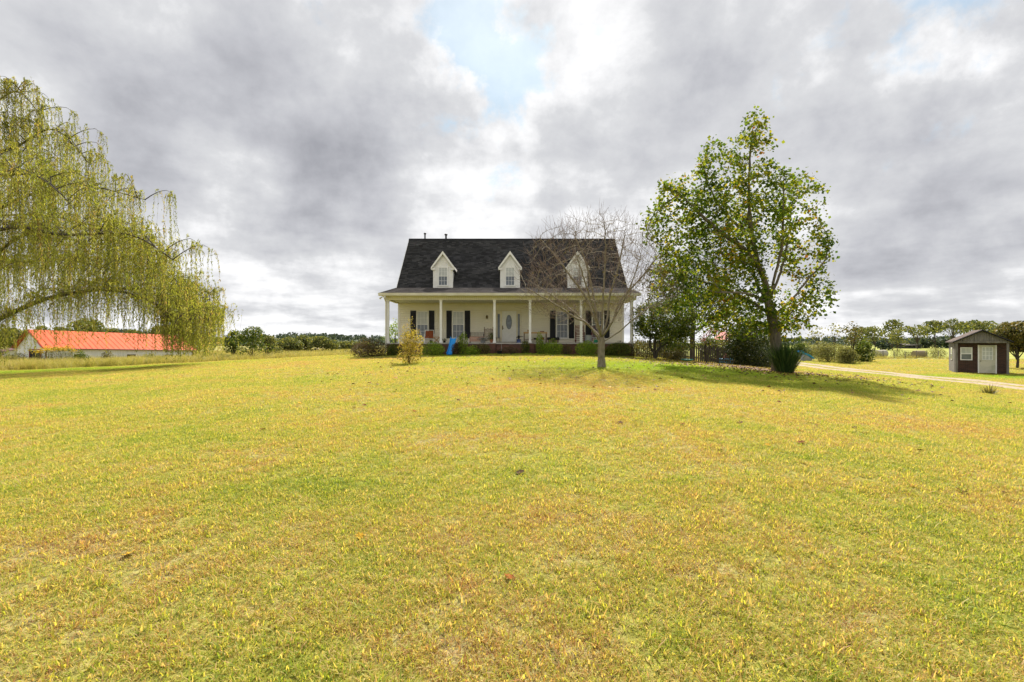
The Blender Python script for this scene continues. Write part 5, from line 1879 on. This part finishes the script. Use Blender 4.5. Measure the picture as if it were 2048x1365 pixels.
    # watering can
    o = thing('watering_can', 'round green watering can on the porch edge by the trunk', 'watering can', (pxp(1191, 31.3), 31.3, FL))
    MB().lathe([(0.12, 0), (0.14, 0.03), (0.14, 0.15), (0.09, 0.19)], (0, 0, 0), 14).build('body', M_green, o)
    MB().tube([(0.12, 0, 0.06), (0.22, 0, 0.16), (0.27, 0, 0.24)], [0.03, 0.02, 0.03], 6).build('spout', M_green, o)
    MB().tube([(-0.08, 0, 0.17), (-0.02, 0, 0.28), (0.08, 0, 0.18)], 0.014, 6).build('handle', M_green, o)
    # broom
    o = thing('broom', 'pale handled broom leaning on the porch edge', 'broom', (pxp(1184, 30.75), 30.75, ground_z(5.1, 30.75)))
    MB().tube([(-0.12, 0, 0.25), (0.16, 0.2, 1.0)], 0.014, 6).build('handle', M_tan, o)
    MB().prism_y([(-0.16, 0.28), (-0.07, 0.26), (-0.06, 0.0), (-0.30, 0.0)], -0.03, 0.03).build('bristles', M_tan, o)
    # blue slide leaning on the porch
    x, y = pxp(903, 30.5), 30.5
    g = ground_z(x, y)
    o = thing('toddler_slide', 'bright blue plastic slide leaning against the porch edge', 'slide', (x, y, g), R(-6))
    pts = [(-0.05, -0.42, 0.04), (-0.04, -0.2, 0.09), (0.0, 0.05, 0.42), (0.04, 0.22, 0.86), (0.05, 0.34, 1.04)]
    ch = MB()
    vs = []
    for cx, yy, z in pts:
        w = 0.165
        vs += [(cx - w, yy, z + 0.10), (cx - w + 0.02, yy, z), (cx + w - 0.02, yy, z), (cx + w, yy, z + 0.10), (cx + w + 0.03, yy, z + 0.10), (cx + w, yy + 0.05, z - 0.05), (cx - w, yy + 0.05, z - 0.05), (cx - w - 0.03, yy, z + 0.10)]
    fs = [(i * 8 + k, i * 8 + (k + 1) % 8, (i + 1) * 8 + (k + 1) % 8, (i + 1) * 8 + k) for i in range(len(pts) - 1) for k in range(8)]
    fs += [tuple(range(8)), tuple((len(pts) - 1) * 8 + k for k in range(7, -1, -1))]
    ch.add(vs, fs).build('chute', M_blue, o)
    for s in (-1, 1):
        MB().tube([(px_ + s * 0.18, yy, z + 0.10) for px_, yy, z in pts], 0.025, 6).build('side_rim', M_blue, o)
    # planter and hook by the steps
    p = gx(999, 29.6)
    o = thing('black_planter', 'black planter pot on the ground before the brick steps', 'pot', (p.x, p.y, ground_z(p.x, p.y)))
    MB().lathe([(0.12, 0), (0.165, 0.19), (0.18, 0.21), (0.15, 0.20)], (0, 0, 0), 14).build('pot', M_black, o)
    rg = np.random.default_rng(4)
    C = np.stack([rg.normal(size=40) * 0.1, rg.normal(size=40) * 0.1, 0.2 + 0.1 * rg.random(40)], -1)
    link('foliage', leaf_mesh('foliage', C, 0.07, 0.4), L_russet, o)
    p = gx(1003, 29.7)
    o = thing('plant_hook', 'thin metal garden hook standing behind the black planter', 'hook', (p.x, p.y, ground_z(p.x, p.y)))
    MB().tube([(0, 0, -0.1), (0, 0, 0.5), (-0.02, 0, 0.72), (-0.10, 0, 0.78), (-0.15, 0, 0.70)], 0.009, 5).build('rod', M_galv, o)


porch_things()


# ------------------------------------------------------------------ yard toys
def toys():
    p = gx(1373, 31.3)
    o = tag(MB().lathe([(0.05, 0.02), (0.34, 0.05), (0.40, 0.12), (0.42, 0.12), (0.36, 0.03), (0.05, 0.0)][::-1], (0, 0, 0), 20).build('saucer_sled', M_teal, None, True),
            'teal green plastic saucer lying by the fence foot', 'toy')
    o.location = (p.x, p.y, ground_z(p.x, p.y) + 0.02)
    p = gx(1452, 35.5)
    o = thing('play_boat', 'blue plastic play tub seen through the fence pickets', 'toy', (p.x, p.y, ground_z(p.x, p.y)))
    MB().lathe([(0.42, 0), (0.5, 0.1), (0.5, 0.38), (0.44, 0.42), (0.40, 0.38)], (0, 0, 0), 16).build('tub', M_blue2, o)
    MB().prism_y([(-0.2, 0.40), (0.2, 0.40), (0.0, 0.75)], -0.1, 0.1).build('prow', M_redtrim, o)
    # playset with pinkish red roof
    p = gx(1455, 47)
    o = thing('playset', 'wooden playset with faded red gabled roof behind the fence', 'playset', (p.x, p.y, ground_z(p.x, p.y)), R(20))
    for sx in (-1, 1):
        for sy in (-1, 1):
            B(sx * 0.7 - 0.06, sx * 0.7 + 0.06, sy * 0.7 - 0.06, sy * 0.7 + 0.06, -0.1, 2.3).build('post', M_tan, o)
    B(-0.8, 0.8, -0.8, 0.8, 1.15, 1.25).build('deck', M_tan, o)
    for k in range(6):
        B(-0.75 + k * 0.26, -0.75 + k * 0.26 + 0.2, -0.80, -0.765, 1.26, 1.85).build('side_board', M_tan, o)
    MB().prism_y([(-1.0, 2.25), (0, 3.05), (1.0, 2.25), (0.95, 2.2), (0, 2.97), (-0.95, 2.2)], -0.95, 0.95).build('roof', pm('faded_red_canvas', (0.52, 0.16, 0.13), 0.7), o)
    MB().box(-1.6, -0.85, -0.5, 0.5, 2.0, 2.08).build('awning', pm('yellow_canvas', (0.55, 0.40, 0.06), 0.8), o)
    # slide in the weeds by the driveway
    p = gp(1612, 722)
    k = p.y / F
    o = thing('garden_slide', 'faded blue slide on a grey base standing in the weeds', 'slide', p)
    pts = [(-15 * k, 0, 18 * k), (-11 * k, 0, 18.5 * k), (-5 * k, 0, 14 * k), (4 * k, 0, 10.5 * k), (14 * k, 0, 4 * k)]
    vs = []
    for x, y, z in pts:
        vs += [(x, -0.30, z + 0.16), (x, -0.27, z), (x, 0.27, z), (x, 0.30, z + 0.16), (x, 0.34, z + 0.16), (x, 0.30, z - 0.08), (x, -0.30, z - 0.08), (x, -0.34, z + 0.16)]
    fs = [(i * 8 + q, (i + 1) * 8 + q, (i + 1) * 8 + (q + 1) % 8, i * 8 + (q + 1) % 8) for i in range(4) for q in range(8)] + [tuple(range(7, -1, -1)), tuple(32 + q for q in range(8))]
    MB().add(vs, fs).build('chute', M_blue2, o)
    MB().prism_y([(-10 * k, 0), (12 * k, 0), (9 * k, 4 * k), (2 * k, 9 * k), (-6 * k, 12 * k)], -0.24, 0.24).build('base', M_galv, o)
    p = gp(1592, 723)
    k = p.y / F
    o = tag(MB().lathe([(0.4 * math.sin(math.pi * i / 10) + 0.01, 0.4 - 0.38 * math.cos(math.pi * i / 10)) for i in range(11)], (0, 0, 0), 18).build('garden_ball', M_orange, None, True),
            'orange ball lying beside the driveway under the poplar', 'ball')
    o.location = (p.x, p.y, p.z - 0.03)
    o.scale = (0.5 * 10 * k / 0.4,) * 3


toys()


# ------------------------------------------------------------------ hay bales and far structures
def bale(name, label, px, py, w_px, h_px, mat, rz=0.0):
    p = gp(px, py)
    k = p.y / F
    r, hw = h_px * k / 2, w_px * k / 2
    n = 22
    mb = MB()
    vs = []
    xs = (-hw, -hw * 0.96, -hw * 0.4, hw * 0.4, hw * 0.96, hw)
    for j, x in enumerate(xs):
        rr = r * (0.9 if j in (0, 5) else 1.0)
        for q in range(n):
            a = 6.283 * q / n
            b_ = rr * (1 + 0.03 * math.sin(3 * a + j) + 0.02 * random.uniform(-1, 1))
            vs.append((x, b_ * math.cos(a), max(b_ * math.sin(a), -0.93 * r) + r * 0.93))
    fs = [(j * n + q, (j + 1) * n + q, (j + 1) * n + (q + 1) % n, j * n + (q + 1) % n) for j in range(5) for q in range(n)]
    fs += [tuple(range(n)), tuple(5 * n + q for q in range(n - 1, -1, -1))]
    o = mb.add(vs, fs).build(name, mat)
    o.location = p
    o.rotation_euler = (0, 0, rz)
    tag(o, label, 'hay bale', 'round bales in the fields')


bale('hay_bale', 'pale round hay bale in the pasture before the tall thin weeds', 1762, 714, 20, 14, M_haypale, 0.1)
bale('hay_bale', 'shaggy grey brown round hay bale nearest the shed', 1838, 716, 20, 15, M_hay, -0.15)
bale('hay_bale', 'small far round hay bale by the dark bush', 1742, 706, 11, 7, M_hay, 0.1)
bale('hay_bale', 'round hay bale half hidden behind the young roadside tree', 1686, 706, 11, 8, M_hay, 0.0)
bale('hay_bale', 'lone round hay bale in the golden field beyond the lawn', 633, 704, 9, 7, M_hay, 0.3)


def far_house(name, label, px, py, w_px, h_px, roofc, wallc, rise_px=4, depth=6.0, D=None):
    p = gp(px, py) if D is None else gx(px, D)
    k = p.y / F
    w, h, rs = w_px * k, h_px * k, rise_px * k
    o = thing(name, label, 'building', p)
    mw = pm(name + '_wall', wallc, 0.8)
    mr = pm(name + '_roof', roofc, 0.7)
    B(-w / 2, w / 2, 0, depth, -0.5, h).build('wall', mw, o)
    MB().prism_x([(-0.4, h - 0.05), (depth / 2, h + rs), (depth + 0.4, h - 0.05), (depth + 0.4, h - 0.15), (depth / 2, h + rs - 0.1), (-0.4, h - 0.15)], -w / 2 - 0.4, w / 2 + 0.4).build('roof', mr, o)
    for q in (-0.28, 0.02, 0.3):
        B(q * w, q * w + 0.1 * w, -0.05, -0.004, h * 0.35, h * 0.75).build('window', M_dark, o)
    B(w * 0.16, w * 0.24, -0.05, -0.004, 0.0, h * 0.75).build('door', M_greywood, o)


far_house('farm_cottage', 'white cottage with brownish roof beyond the willow', -2, 715, 24, 13, (0.12, 0.06, 0.055), (0.6, 0.6, 0.6), 5, D=84)
far_house('field_cabin', 'low white roofed cabin hidden among pale weeds', 1626, 702, 30, 9, (0.62, 0.62, 0.62), (0.45, 0.43, 0.40), 3, D=110)
far_house('open_barn', 'low dark roofed open barn at the far hedge', 1826, 699, 30, 7, (0.10, 0.085, 0.08), (0.05, 0.05, 0.045), 3, D=210)


# ------------------------------------------------------------------ far trees
def far_tree(name, label, px, D, top, w_px, mat, crown0=0.35, n=700, seed=0, lobes=9, group=None, leaf=None, flat=False, trunk_r=None):
    """tree at distance D whose crown tops out at photograph row `top`"""
    rg = np.random.default_rng(seed + 500)
    p = gx(px, D)
    k = D / F
    H = (HZ - top) * k + CAMZ - p.z
    W = w_px * k * 1.4
    n = int(n * 1.7)
    o = thing(name, label, 'tree', p, 0, group)
    z0 = H * crown0
    bl = []
    for i in range(lobes):
        a = rg.random() * 6.283
        q = rg.random()
        z = z0 + (H - z0) * (0.2 + 0.7 * q)
        prof = (1.0 if flat else math.sin(math.pi * min(1, 0.25 + 0.75 * q))) * W * 0.36
        rr = prof * math.sqrt(rg.random())
        r = W * (0.13 + 0.10 * rg.random())
        bl.append((rr * math.cos(a), rr * math.sin(a), min(z, H - r * 0.7), r, r, r * (0.45 if flat else 0.75)))
    bl.append((0, 0, H - (H - z0) * 0.35, W * 0.26, W * 0.26, (H - z0) * 0.33))
    C = in_blobs(bl, n, rg, 0.3)
    mb = MB()
    tr = trunk_r or H * 0.018
    mb.tube([(0, 0, -0.3), (0.02 * H, 0, z0 * 0.6), (0, 0, z0 + (H - z0) * 0.5)], [tr, tr * 0.8, tr * 0.35], 6, False)
    for b in bl:
        mb.tube([(0, 0, z0 * (0.55 + 0.4 * rg.random())), (b[0] * 0.5, b[1] * 0.5, (z0 + b[2]) * 0.5), (b[0], b[1], b[2])], [tr * 0.5, tr * 0.3, tr * 0.12], 4, False)
    mb.build('trunk', M_barkdark, o)
    ls = leaf or W * 0.052
    link('crown', leaf_mesh('crown', C, ls * (0.6 + 0.8 * rg.random(n)), 0.8, 0.15), mat, o)
    return o


# open crowned row along the far pasture hedge
row = [(1748, 150, 650, 46, 0.30), (1778, 156, 648, 48, 0.32), (1722, 150, 656, 36, 0.3), (1828, 190, 650, 36, 0.40), (1868, 200, 648, 44, 0.46), (1902, 200, 645, 46, 0.46), (1935, 205, 644, 44, 0.45), (1965, 200, 648, 44, 0.42), (2000, 190, 645, 46, 0.40), (2030, 180, 642, 44, 0.38), (1795, 160, 662, 30, 0.2), (2075, 175, 640, 50, 0.4), (2120, 180, 645, 50, 0.4)]
for i, (px, D, top, w, c0) in enumerate(row):
    px, D, top, w, c0 = px + random.uniform(-8, 8), D + random.uniform(-25, 25), top + random.uniform(-9, 4), w * random.uniform(0.9, 1.5), c0 + random.uniform(-0.2, 0.02)
    far_tree('hedgerow_tree', 'tall open crowned tree in the row along the far pasture hedge', px, D, top, w, L_field, c0, 420, 30 + i, 15, 'trees along the far pasture hedge', flat=i % 3 == 0)
for i, (px, D, top, w) in enumerate([(1855, 220, 676, 50), (1890, 225, 674, 60), (1930, 225, 674, 60), (1975, 225, 676, 60), (2020, 215, 674, 60), (1815, 215, 682, 40), (1770, 165, 682, 40), (2070, 215, 674, 60)]):
    far_tree('hedge_bush', 'dense dark bush filling the far hedge under the open trees', px, D, top, w, L_wood, 0.05, 700, 60 + i, 10, 'dense bushes of the far pasture hedge')
far_tree('shed_tree', 'rounded russet green tree growing just behind the shed', 2034, 47, 642, 78, L_mixed, 0.30, 2600, 80, 12, leaf=0.24, trunk_r=0.13)
far_tree('roadside_tree', 'thin leaved young tree at the driveway bend', 1706, 62, 640, 46, L_mixed, 0.28, 230, 81, 12, leaf=0.24, trunk_r=0.09)
shrub('roadside_bush', 'dark rounded bush beside the thin young roadside tree', 1728, 722, 40, 36, L_mid, 1300, 0.22, D=64, seed=82)
for i, (px, top) in enumerate(((1636, 652), (1668, 644))):
    far_tree('sapling', 'pale nearly leafless sapling rising from the weeds by the driveway', px, 66 + 3 * i, top, 34, L_pale, 0.45, 70, 83 + i, 8, 'bare saplings by the driveway', leaf=0.22, trunk_r=0.05)
# weedy shrubs where the driveway bends
for i, (px, py, w, h, m, lab) in enumerate([(1655, 722, 52, 34, L_pale, 'wide pale grass green weed mound next to the blue slide'), (1690, 724, 36, 26, L_pale, 'smaller pale weed clump between pale mound and young tree'),
                                            (1625, 716, 46, 28, L_pale, 'pale weedy bush behind the faded blue slide'), (1600, 716, 30, 26, L_mid, 'green bush behind the orange ball')]):
    shrub('weed_bush', lab, px, py, w, h, m, 2600, 0.20, D=(62, 58, 78, 76)[i], seed=90 + i, asp=0.3, core=0.25, lobes=14)
# behind the barn and the left field
for i, (px, D, top, w, m) in enumerate([(178, 95, 634, 66, L_field), (85, 100, 652, 40, L_field), (118, 104, 652, 34, L_field), (325, 98, 652, 60, L_field), (370, 96, 658, 50, L_field), (268, 105, 658, 50, L_field), (20, 95, 655, 60, L_field), (-40, 95, 645, 70, L_field), (410, 92, 664, 40, L_field), (225, 100, 655, 40, L_field)]):
    lab = ['tallest broad tree rising over the middle of the red barn roof', 'small tree peeking over the barn ridge near its gable end', 'dull green tree just past the barn gable peak', 'wide tree behind the far end of the barn roof', 'dull green tree beyond the far barn corner under the willow',
           'low broad tree behind the barn between two taller ones', 'dark tree beyond the barn gable under the willow limb', 'big tree behind the white cottage and willow', 'low tree seen through the willow skirt', 'round tree right against the tallest barn tree'][i]
    far_tree('barn_tree', lab, px, D, top, w, m, 0.12, 900, 110 + i, 10, 'trees behind the barn')
for i, (px, D, top, w, m, lab) in enumerate([(505, 62, 653, 66, L_mid, 'large loose dark green bush at the lawn edge'), (468, 64, 660, 46, L_mid, 'dark green bush beside the willow skirt'), (535, 68, 672, 44, L_field, 'lower bush on the house side of the big dark bush'),
                                             (575, 120, 674, 50, L_field, 'olive green field tree just past the big dark bush'), (610, 125, 671, 46, L_field, 'yellowing field tree in the middle of the hedgerow'), (645, 122, 673, 50, L_field, 'dark round field tree behind the lone bale'), (590, 130, 678, 40, L_pale, 'pale low field tree between the hedgerow trees'),
                                             (690, 150, 683, 50, L_field, 'low olive field tree before the wooded hill'), (730, 150, 684, 50, L_field, 'low olive field tree nearest the porch corner')]):
    far_tree('field_tree', lab, px, D, top, w, m, 0.06, 1100, 140 + i, 12, leaf=None if D > 100 else 0.2)


# wooded hills on the horizon
def hills():
    mb = MB()
    bumps = [(-205, 480, 55, 7), (-150, 520, 30, 4), (-480, 560, 120, 14), (420, 640, 60, 6), (560, 620, 80, 5), (330, 620, 40, 4), (-40, 650, 100, 2), (-800, 600, 200, 14), (900, 650, 200, 10)]
    nx, ny = 90, 16
    vs = []

    def hz(x, y):
        return sum(h * math.exp(-((x - cx) / w) ** 2 - ((y - cy) / 70) ** 2) for cx, cy, w, h in bumps)
    for j in range(ny):
        for i in range(nx):
            x, y = -1300 + 2600 * i / (nx - 1), 400 + 330 * j / (ny - 1)
            vs.append((x, y, -1.6 + hz(x, y)))
    mb.add(vs, [(j * nx + i, j * nx + i + 1, (j + 1) * nx + i + 1, (j + 1) * nx + i) for j in range(ny - 1) for i in range(nx - 1)])
    tag(mb.build('hills', pm('hill_ground', (0.06, 0.08, 0.04), 0.95), None, True), kind='structure')
    rg = np.random.default_rng(77)
    Cs = []
    while len(Cs) < 3800:
        x, y = -900 + 1900 * rg.random(), 410 + 240 * rg.random()
        if abs(x) > y * 1.25:
            continue
        z = hz(x, y)
        if z < 1.2 and rg.random() > 0.4:
            continue
        Cs.append((x, y, -1.6 + z))
    Cs = np.array(Cs)
    L, S = [], []
    for c in Cs:
        h = (4 + 3 * rg.random()) * (0.4 if c[2] < 0.0 else 1.0)
        q = unit(rg.normal(size=(16, 3))) * (rg.random((16, 1)) ** 0.33) * np.array([3.2, 3.2, h * 0.5]) + c + np.array([0, 0, h * 0.5])
        L.append(q)
    C = np.concatenate(L)
    o = link('far_woodland', leaf_mesh('far_woodland', C, 1.9 * (0.6 + 0.8 * rg.random(len(C))), 0.9, 0.15), L_wood)
    tag(o, 'haze tinted green woodland covering the low hills on the horizon', 'woodland', None, 'stuff')


hills()


# ------------------------------------------------------------------ tall weeds of the fields
def weeds():
    def wm(name, a, b, c):
        return rnd_mat(name, [(0, a), (0.6, b), (1, c)], 0.7, 0.35, posvar=(0.1, 0.8))
    m1 = wm('field_grass', (0.24, 0.25, 0.05), (0.40, 0.36, 0.10), (0.52, 0.40, 0.18))
    vs = [tuft('weed_tuft_%d' % i, 60, 0.30, 0.35, 0.9, 0.016, m1, 0.55, 70 + i, 0.5) for i in range(4)]
    P = []
    # rough field left of and behind the house
    n = 26000
    x = -75 + 150 * RNG.random(n)
    y = 36 + 120 * RNG.random(n) ** 1.6
    e = np.interp(x, [-120, -60, -40, -34, -30, -20, -9, 9, 16, 22, 30, 120], [37, 37, 39, 43, 50, 56, 54, 52, 52, 58, 72, 80])
    a = R(60)
    lx = (x + 57.8) * math.cos(a) + (y - 60) * math.sin(a)
    ly = -(x + 57.8) * math.sin(a) + (y - 60) * math.cos(a)
    inb = (lx > -0.6) & (lx < 17.6) & (ly > -0.4) & (ly < 10.4)
    pasture = (x > 18) & (y > 78)
    ok = (y > e + RNG.normal(size=n) * 0.7) & ~inb & ~pasture & (np.abs(x) < 1.12 * y + 6)
    x, y = x[ok], y[ok]
    z = zt_np(x, y)
    n = len(x)
    sc = (0.55 + 0.75 * RNG.random(n)) * np.where(x > 12, 0.7, 1.0)
    rot = np.stack([RNG.normal(size=n) * 0.1, RNG.normal(size=n) * 0.1, RNG.random(n) * 6.283], -1)
    instancer('tall_field_grass', np.stack([x, y, z], -1), rot, sc, RNG.integers(0, 4, n), vs, 'tall golden grass and weeds of the unmown field', 'field grass')
    # goldenrod before the barn
    Lg = rnd_mat('goldenrod_bloom', [(0, (0.36, 0.26, 0.015)), (1, (0.60, 0.42, 0.02))], 0.6, 0.3)
    Ls = rnd_mat('goldenrod_leaf', [(0, (0.09, 0.12, 0.03)), (1, (0.24, 0.23, 0.06))], 0.6, 0.3)
    rg = np.random.default_rng(9)
    for i, (px, D, h) in enumerate([(86, 55, 1.9), (95, 56, 2.1), (104, 55.5, 1.8), (113, 56, 2.0), (122, 56.5, 2.0), (131, 57, 1.9), (139, 56, 2.1), (148, 57, 1.7), (78, 54.5, 1.6)]):
        p = gx(px, D)
        o = thing('goldenrod', 'tall yellow flowering goldenrod in front of the barn', 'plant', p, 0, 'goldenrod before the barn')
        n = 90
        C = np.stack([rg.normal(size=n) * 0.28, rg.normal(size=n) * 0.28, h * (0.1 + 0.75 * rg.random(n))], -1)
        link('foliage', leaf_mesh('foliage', C, 0.22, 0.25), Ls, o)
        n = 80
        C = np.stack([rg.normal(size=n) * 0.27, rg.normal(size=n) * 0.27, h * (0.78 + 0.22 * rg.random(n))], -1)
        link('bloom', leaf_mesh('bloom', C, 0.13, 0.7), Lg, o)
        st = MB()
        for k in range(8):
            st.tube([(rg.normal() * 0.1, rg.normal() * 0.1, -0.05), (rg.normal() * 0.2, rg.normal() * 0.2, h * 0.85)], [0.012, 0.006], 3, False)
        st.build('stalk', M_barkdark, o)
    # scattered tall weeds and brush in the field
    k = 0
    for px, D, w, h, m, lab in [
            (160, 52, 30, 30, L_mid, 'green leafy brush beside the goldenrod at the barn wall'), (215, 60, 26, 26, L_mixed, 'dry brownish brush close against the barn wall'),
            (330, 52, 40, 14, L_pale, 'low pale brush before the far end of the barn'), (300, 56, 40, 20, L_pale, 'pale brush standing under the barn window'),
            (420, 56, 50, 18, L_mixed, 'dry olive brush below the willow skirt'), (450, 54, 36, 16, L_pale, 'pale grassy brush between willow and dark bush'),
            (585, 70, 40, 16, L_pale, 'pale yellow brush before the olive hedgerow'), (690, 64, 18, 14, L_dark, 'small dark round bush alone in the golden field'),
            (706, 66, 16, 16, L_dark, 'small dark bush next to the russet porch shrub'), (660, 75, 36, 14, L_pale, 'pale brush by the lone field bale'),
            (540, 58, 46, 14, L_mixed, 'low olive brush at the foot of the big dark bush'),
            (1750, 78, 30, 14, L_pale, 'low pale brush at the foot of the pale bale'), (1795, 79, 30, 22, L_pale, 'yellow green brush between the two big bales'),
            (1865, 79, 26, 26, L_pale, 'tall thin yellow brush next to the shaggy bale'), (1880, 80, 30, 20, L_mixed, 'olive brush at the pasture edge behind the shed'),
            (1820, 82, 30, 12, L_mixed, 'low olive brush just before the shaggy bale'), (30, 60, 40, 22, L_pale, 'straw coloured brush before the barn doorway'), (0, 56, 40, 20, L_mixed, 'olive brush under the willow before the white cottage')]:
        shrub('field_brush', lab, px, 0, w * 0.85, h * 0.8, m, 420, 0.17, D=D, seed=200 + k, asp=0.3, cat='brush')
        k += 1


weeds()


# pasture fence posts with wire
def wire_fence():
    for i, px in enumerate(range(1700, 1900, 22)):
        p = gx(px, 77)
        o = MB().tube([(0, 0, -0.2), (0.02, 0, 0.6), (0, 0.01, 1.25)], [0.06, 0.055, 0.05], 6).build('fence_post', M_greywood)
        o.location = p
        o.rotation_euler = (random.uniform(-0.05, 0.05), random.uniform(-0.05, 0.05), 0)
        tag(o, 'thin grey pasture fence post among the tall weeds', 'fence post', 'pasture fence posts')


wire_fence()


# ------------------------------------------------------------------ fallen leaves
def fallen():
    stops = [(0.0, (0.06, 0.028, 0.015)), (0.5, (0.14, 0.055, 0.02)), (0.8, (0.30, 0.10, 0.02)), (1.0, (0.50, 0.26, 0.03))]
    mats = [pm('fallen_leaf_%d' % i, c, 0.8, tuple(q * 0.7 for q in c), 20.0, spec=0.05) for i, c in enumerate([(0.06, 0.03, 0.018), (0.16, 0.055, 0.02), (0.26, 0.085, 0.022), (0.50, 0.30, 0.03), (0.10, 0.05, 0.025)])]
    words = ['dark brown', 'rusty brown', 'reddish orange', 'golden yellow', 'dull brown']
    # four-lobed tulip tree outline, curled
    outl = [(0, -0.5), (0.12, -0.42), (0.42, -0.38), (0.34, -0.12), (0.50, 0.10), (0.26, 0.20), (0.22, 0.46), (0.0, 0.34), (-0.22, 0.46), (-0.26, 0.20), (-0.50, 0.10), (-0.34, -0.12), (-0.42, -0.38), (-0.12, -0.42)]
    meshes = []
    for k, m in enumerate(mats):
        vs = [(0, 0, 0.0)] + [(x, y, 0.30 * (x * x + y * y) * (1 + 0.6 * math.sin(3 * i + k)) + 0.06 * math.sin(5 * x + k)) for i, (x, y) in enumerate(outl)]
        vs = [(x * 0.14, y * 0.14, z * 0.14 + 0.012) for x, y, z in vs]
        n = len(outl)
        me = bpy.data.meshes.new('fallen_leaf')
        me.from_pydata(vs, [], [(0, 1 + i, 1 + (i + 1) % n) for i in range(n)])
        me.materials.append(m)
        meshes.append(me)
    spots = [(720, 1081, 3), (1019, 1215, 2), (525, 865, 1), (728, 811, 1), (707, 816, 0), (829, 826, 2), (600, 808, 3), (1040, 946, 0), (1191, 792, 3), (1269, 845, 0), (1365, 853, 2), (1536, 897, 3), (1558, 807, 1), (1240, 848, 0), (1635, 855, 1), (1710, 858, 0), (1924, 988, 1), (2008, 990, 0), (1690, 885, 2), (1620, 850, 1),
             (1170, 828, 3), (917, 803, 4), (583, 767, 4), (258, 1112, 3), (1440, 905, 4), (1310, 780, 1), (1375, 815, 3), (1480, 850, 4), (1730, 870, 1), (1602, 892, 1), (1838, 905, 4), (995, 800, 3), (880, 770, 4), (1080, 760, 0), (1100, 800, 1), (470, 731, 0), (656, 748, 0), (1130, 770, 4)]
    for px, py, k in spots:
        p = gp(px, py)
        o = bpy.data.objects.new('fallen_leaf', meshes[k])
        o.location = (p.x, p.y, ground_z(p.x, p.y) + 0.012)
        o.rotation_euler = (random.uniform(-0.25, 0.25), random.uniform(-0.25, 0.25), random.uniform(0, 6.28))
        s = random.uniform(0.5, 0.8)
        o.scale = (s, s, s)
        COL.objects.link(o)
        tag(o, '%s fallen leaf lying on the mown lawn' % words[k], 'leaf', '%s fallen leaves' % words[k])
    # the litter under the poplar
    rg = np.random.default_rng(31)
    b = gp(1555, 745)
    n = 2300
    a, q = rg.random(n) * 6.283, np.abs(rg.normal(size=n))
    x = b.x - 0.6 + np.cos(a) * q * 3.6
    y = b.y + 0.8 + np.sin(a) * q * 3.0
    x2 = -6 + 20 * rg.random(420)
    y2 = 12 + 18 * rg.random(420)
    x, y = np.concatenate([x, x2]), np.concatenate([y, y2])
    ok = (y > 7) & (y < 30.6)
    x, y = x[ok], y[ok]
    z = zt_np(x, y) + 0.03 * np.sin(x * 0.9 + 1.3) * np.sin(y * 0.7) + 0.045 + 0.02 * rg.random(len(x))
    C = np.stack([x, y, z], -1)
    me = leaf_mesh('leaf_litter', C, 0.07 + 0.07 * rg.random(len(C)), 0.85, 0.22, flat=0.75)
    tag(link('leaf_litter', me, rnd_mat('litter_leaf', [(0.0, (0.045, 0.025, 0.015)), (0.6, (0.12, 0.055, 0.022)), (0.88, (0.26, 0.12, 0.03)), (1.0, (0.44, 0.27, 0.04))], 0.75, 0.1)),
        'brown fallen leaves strewn under the poplar tree', 'leaf litter', None, 'stuff')


fallen()
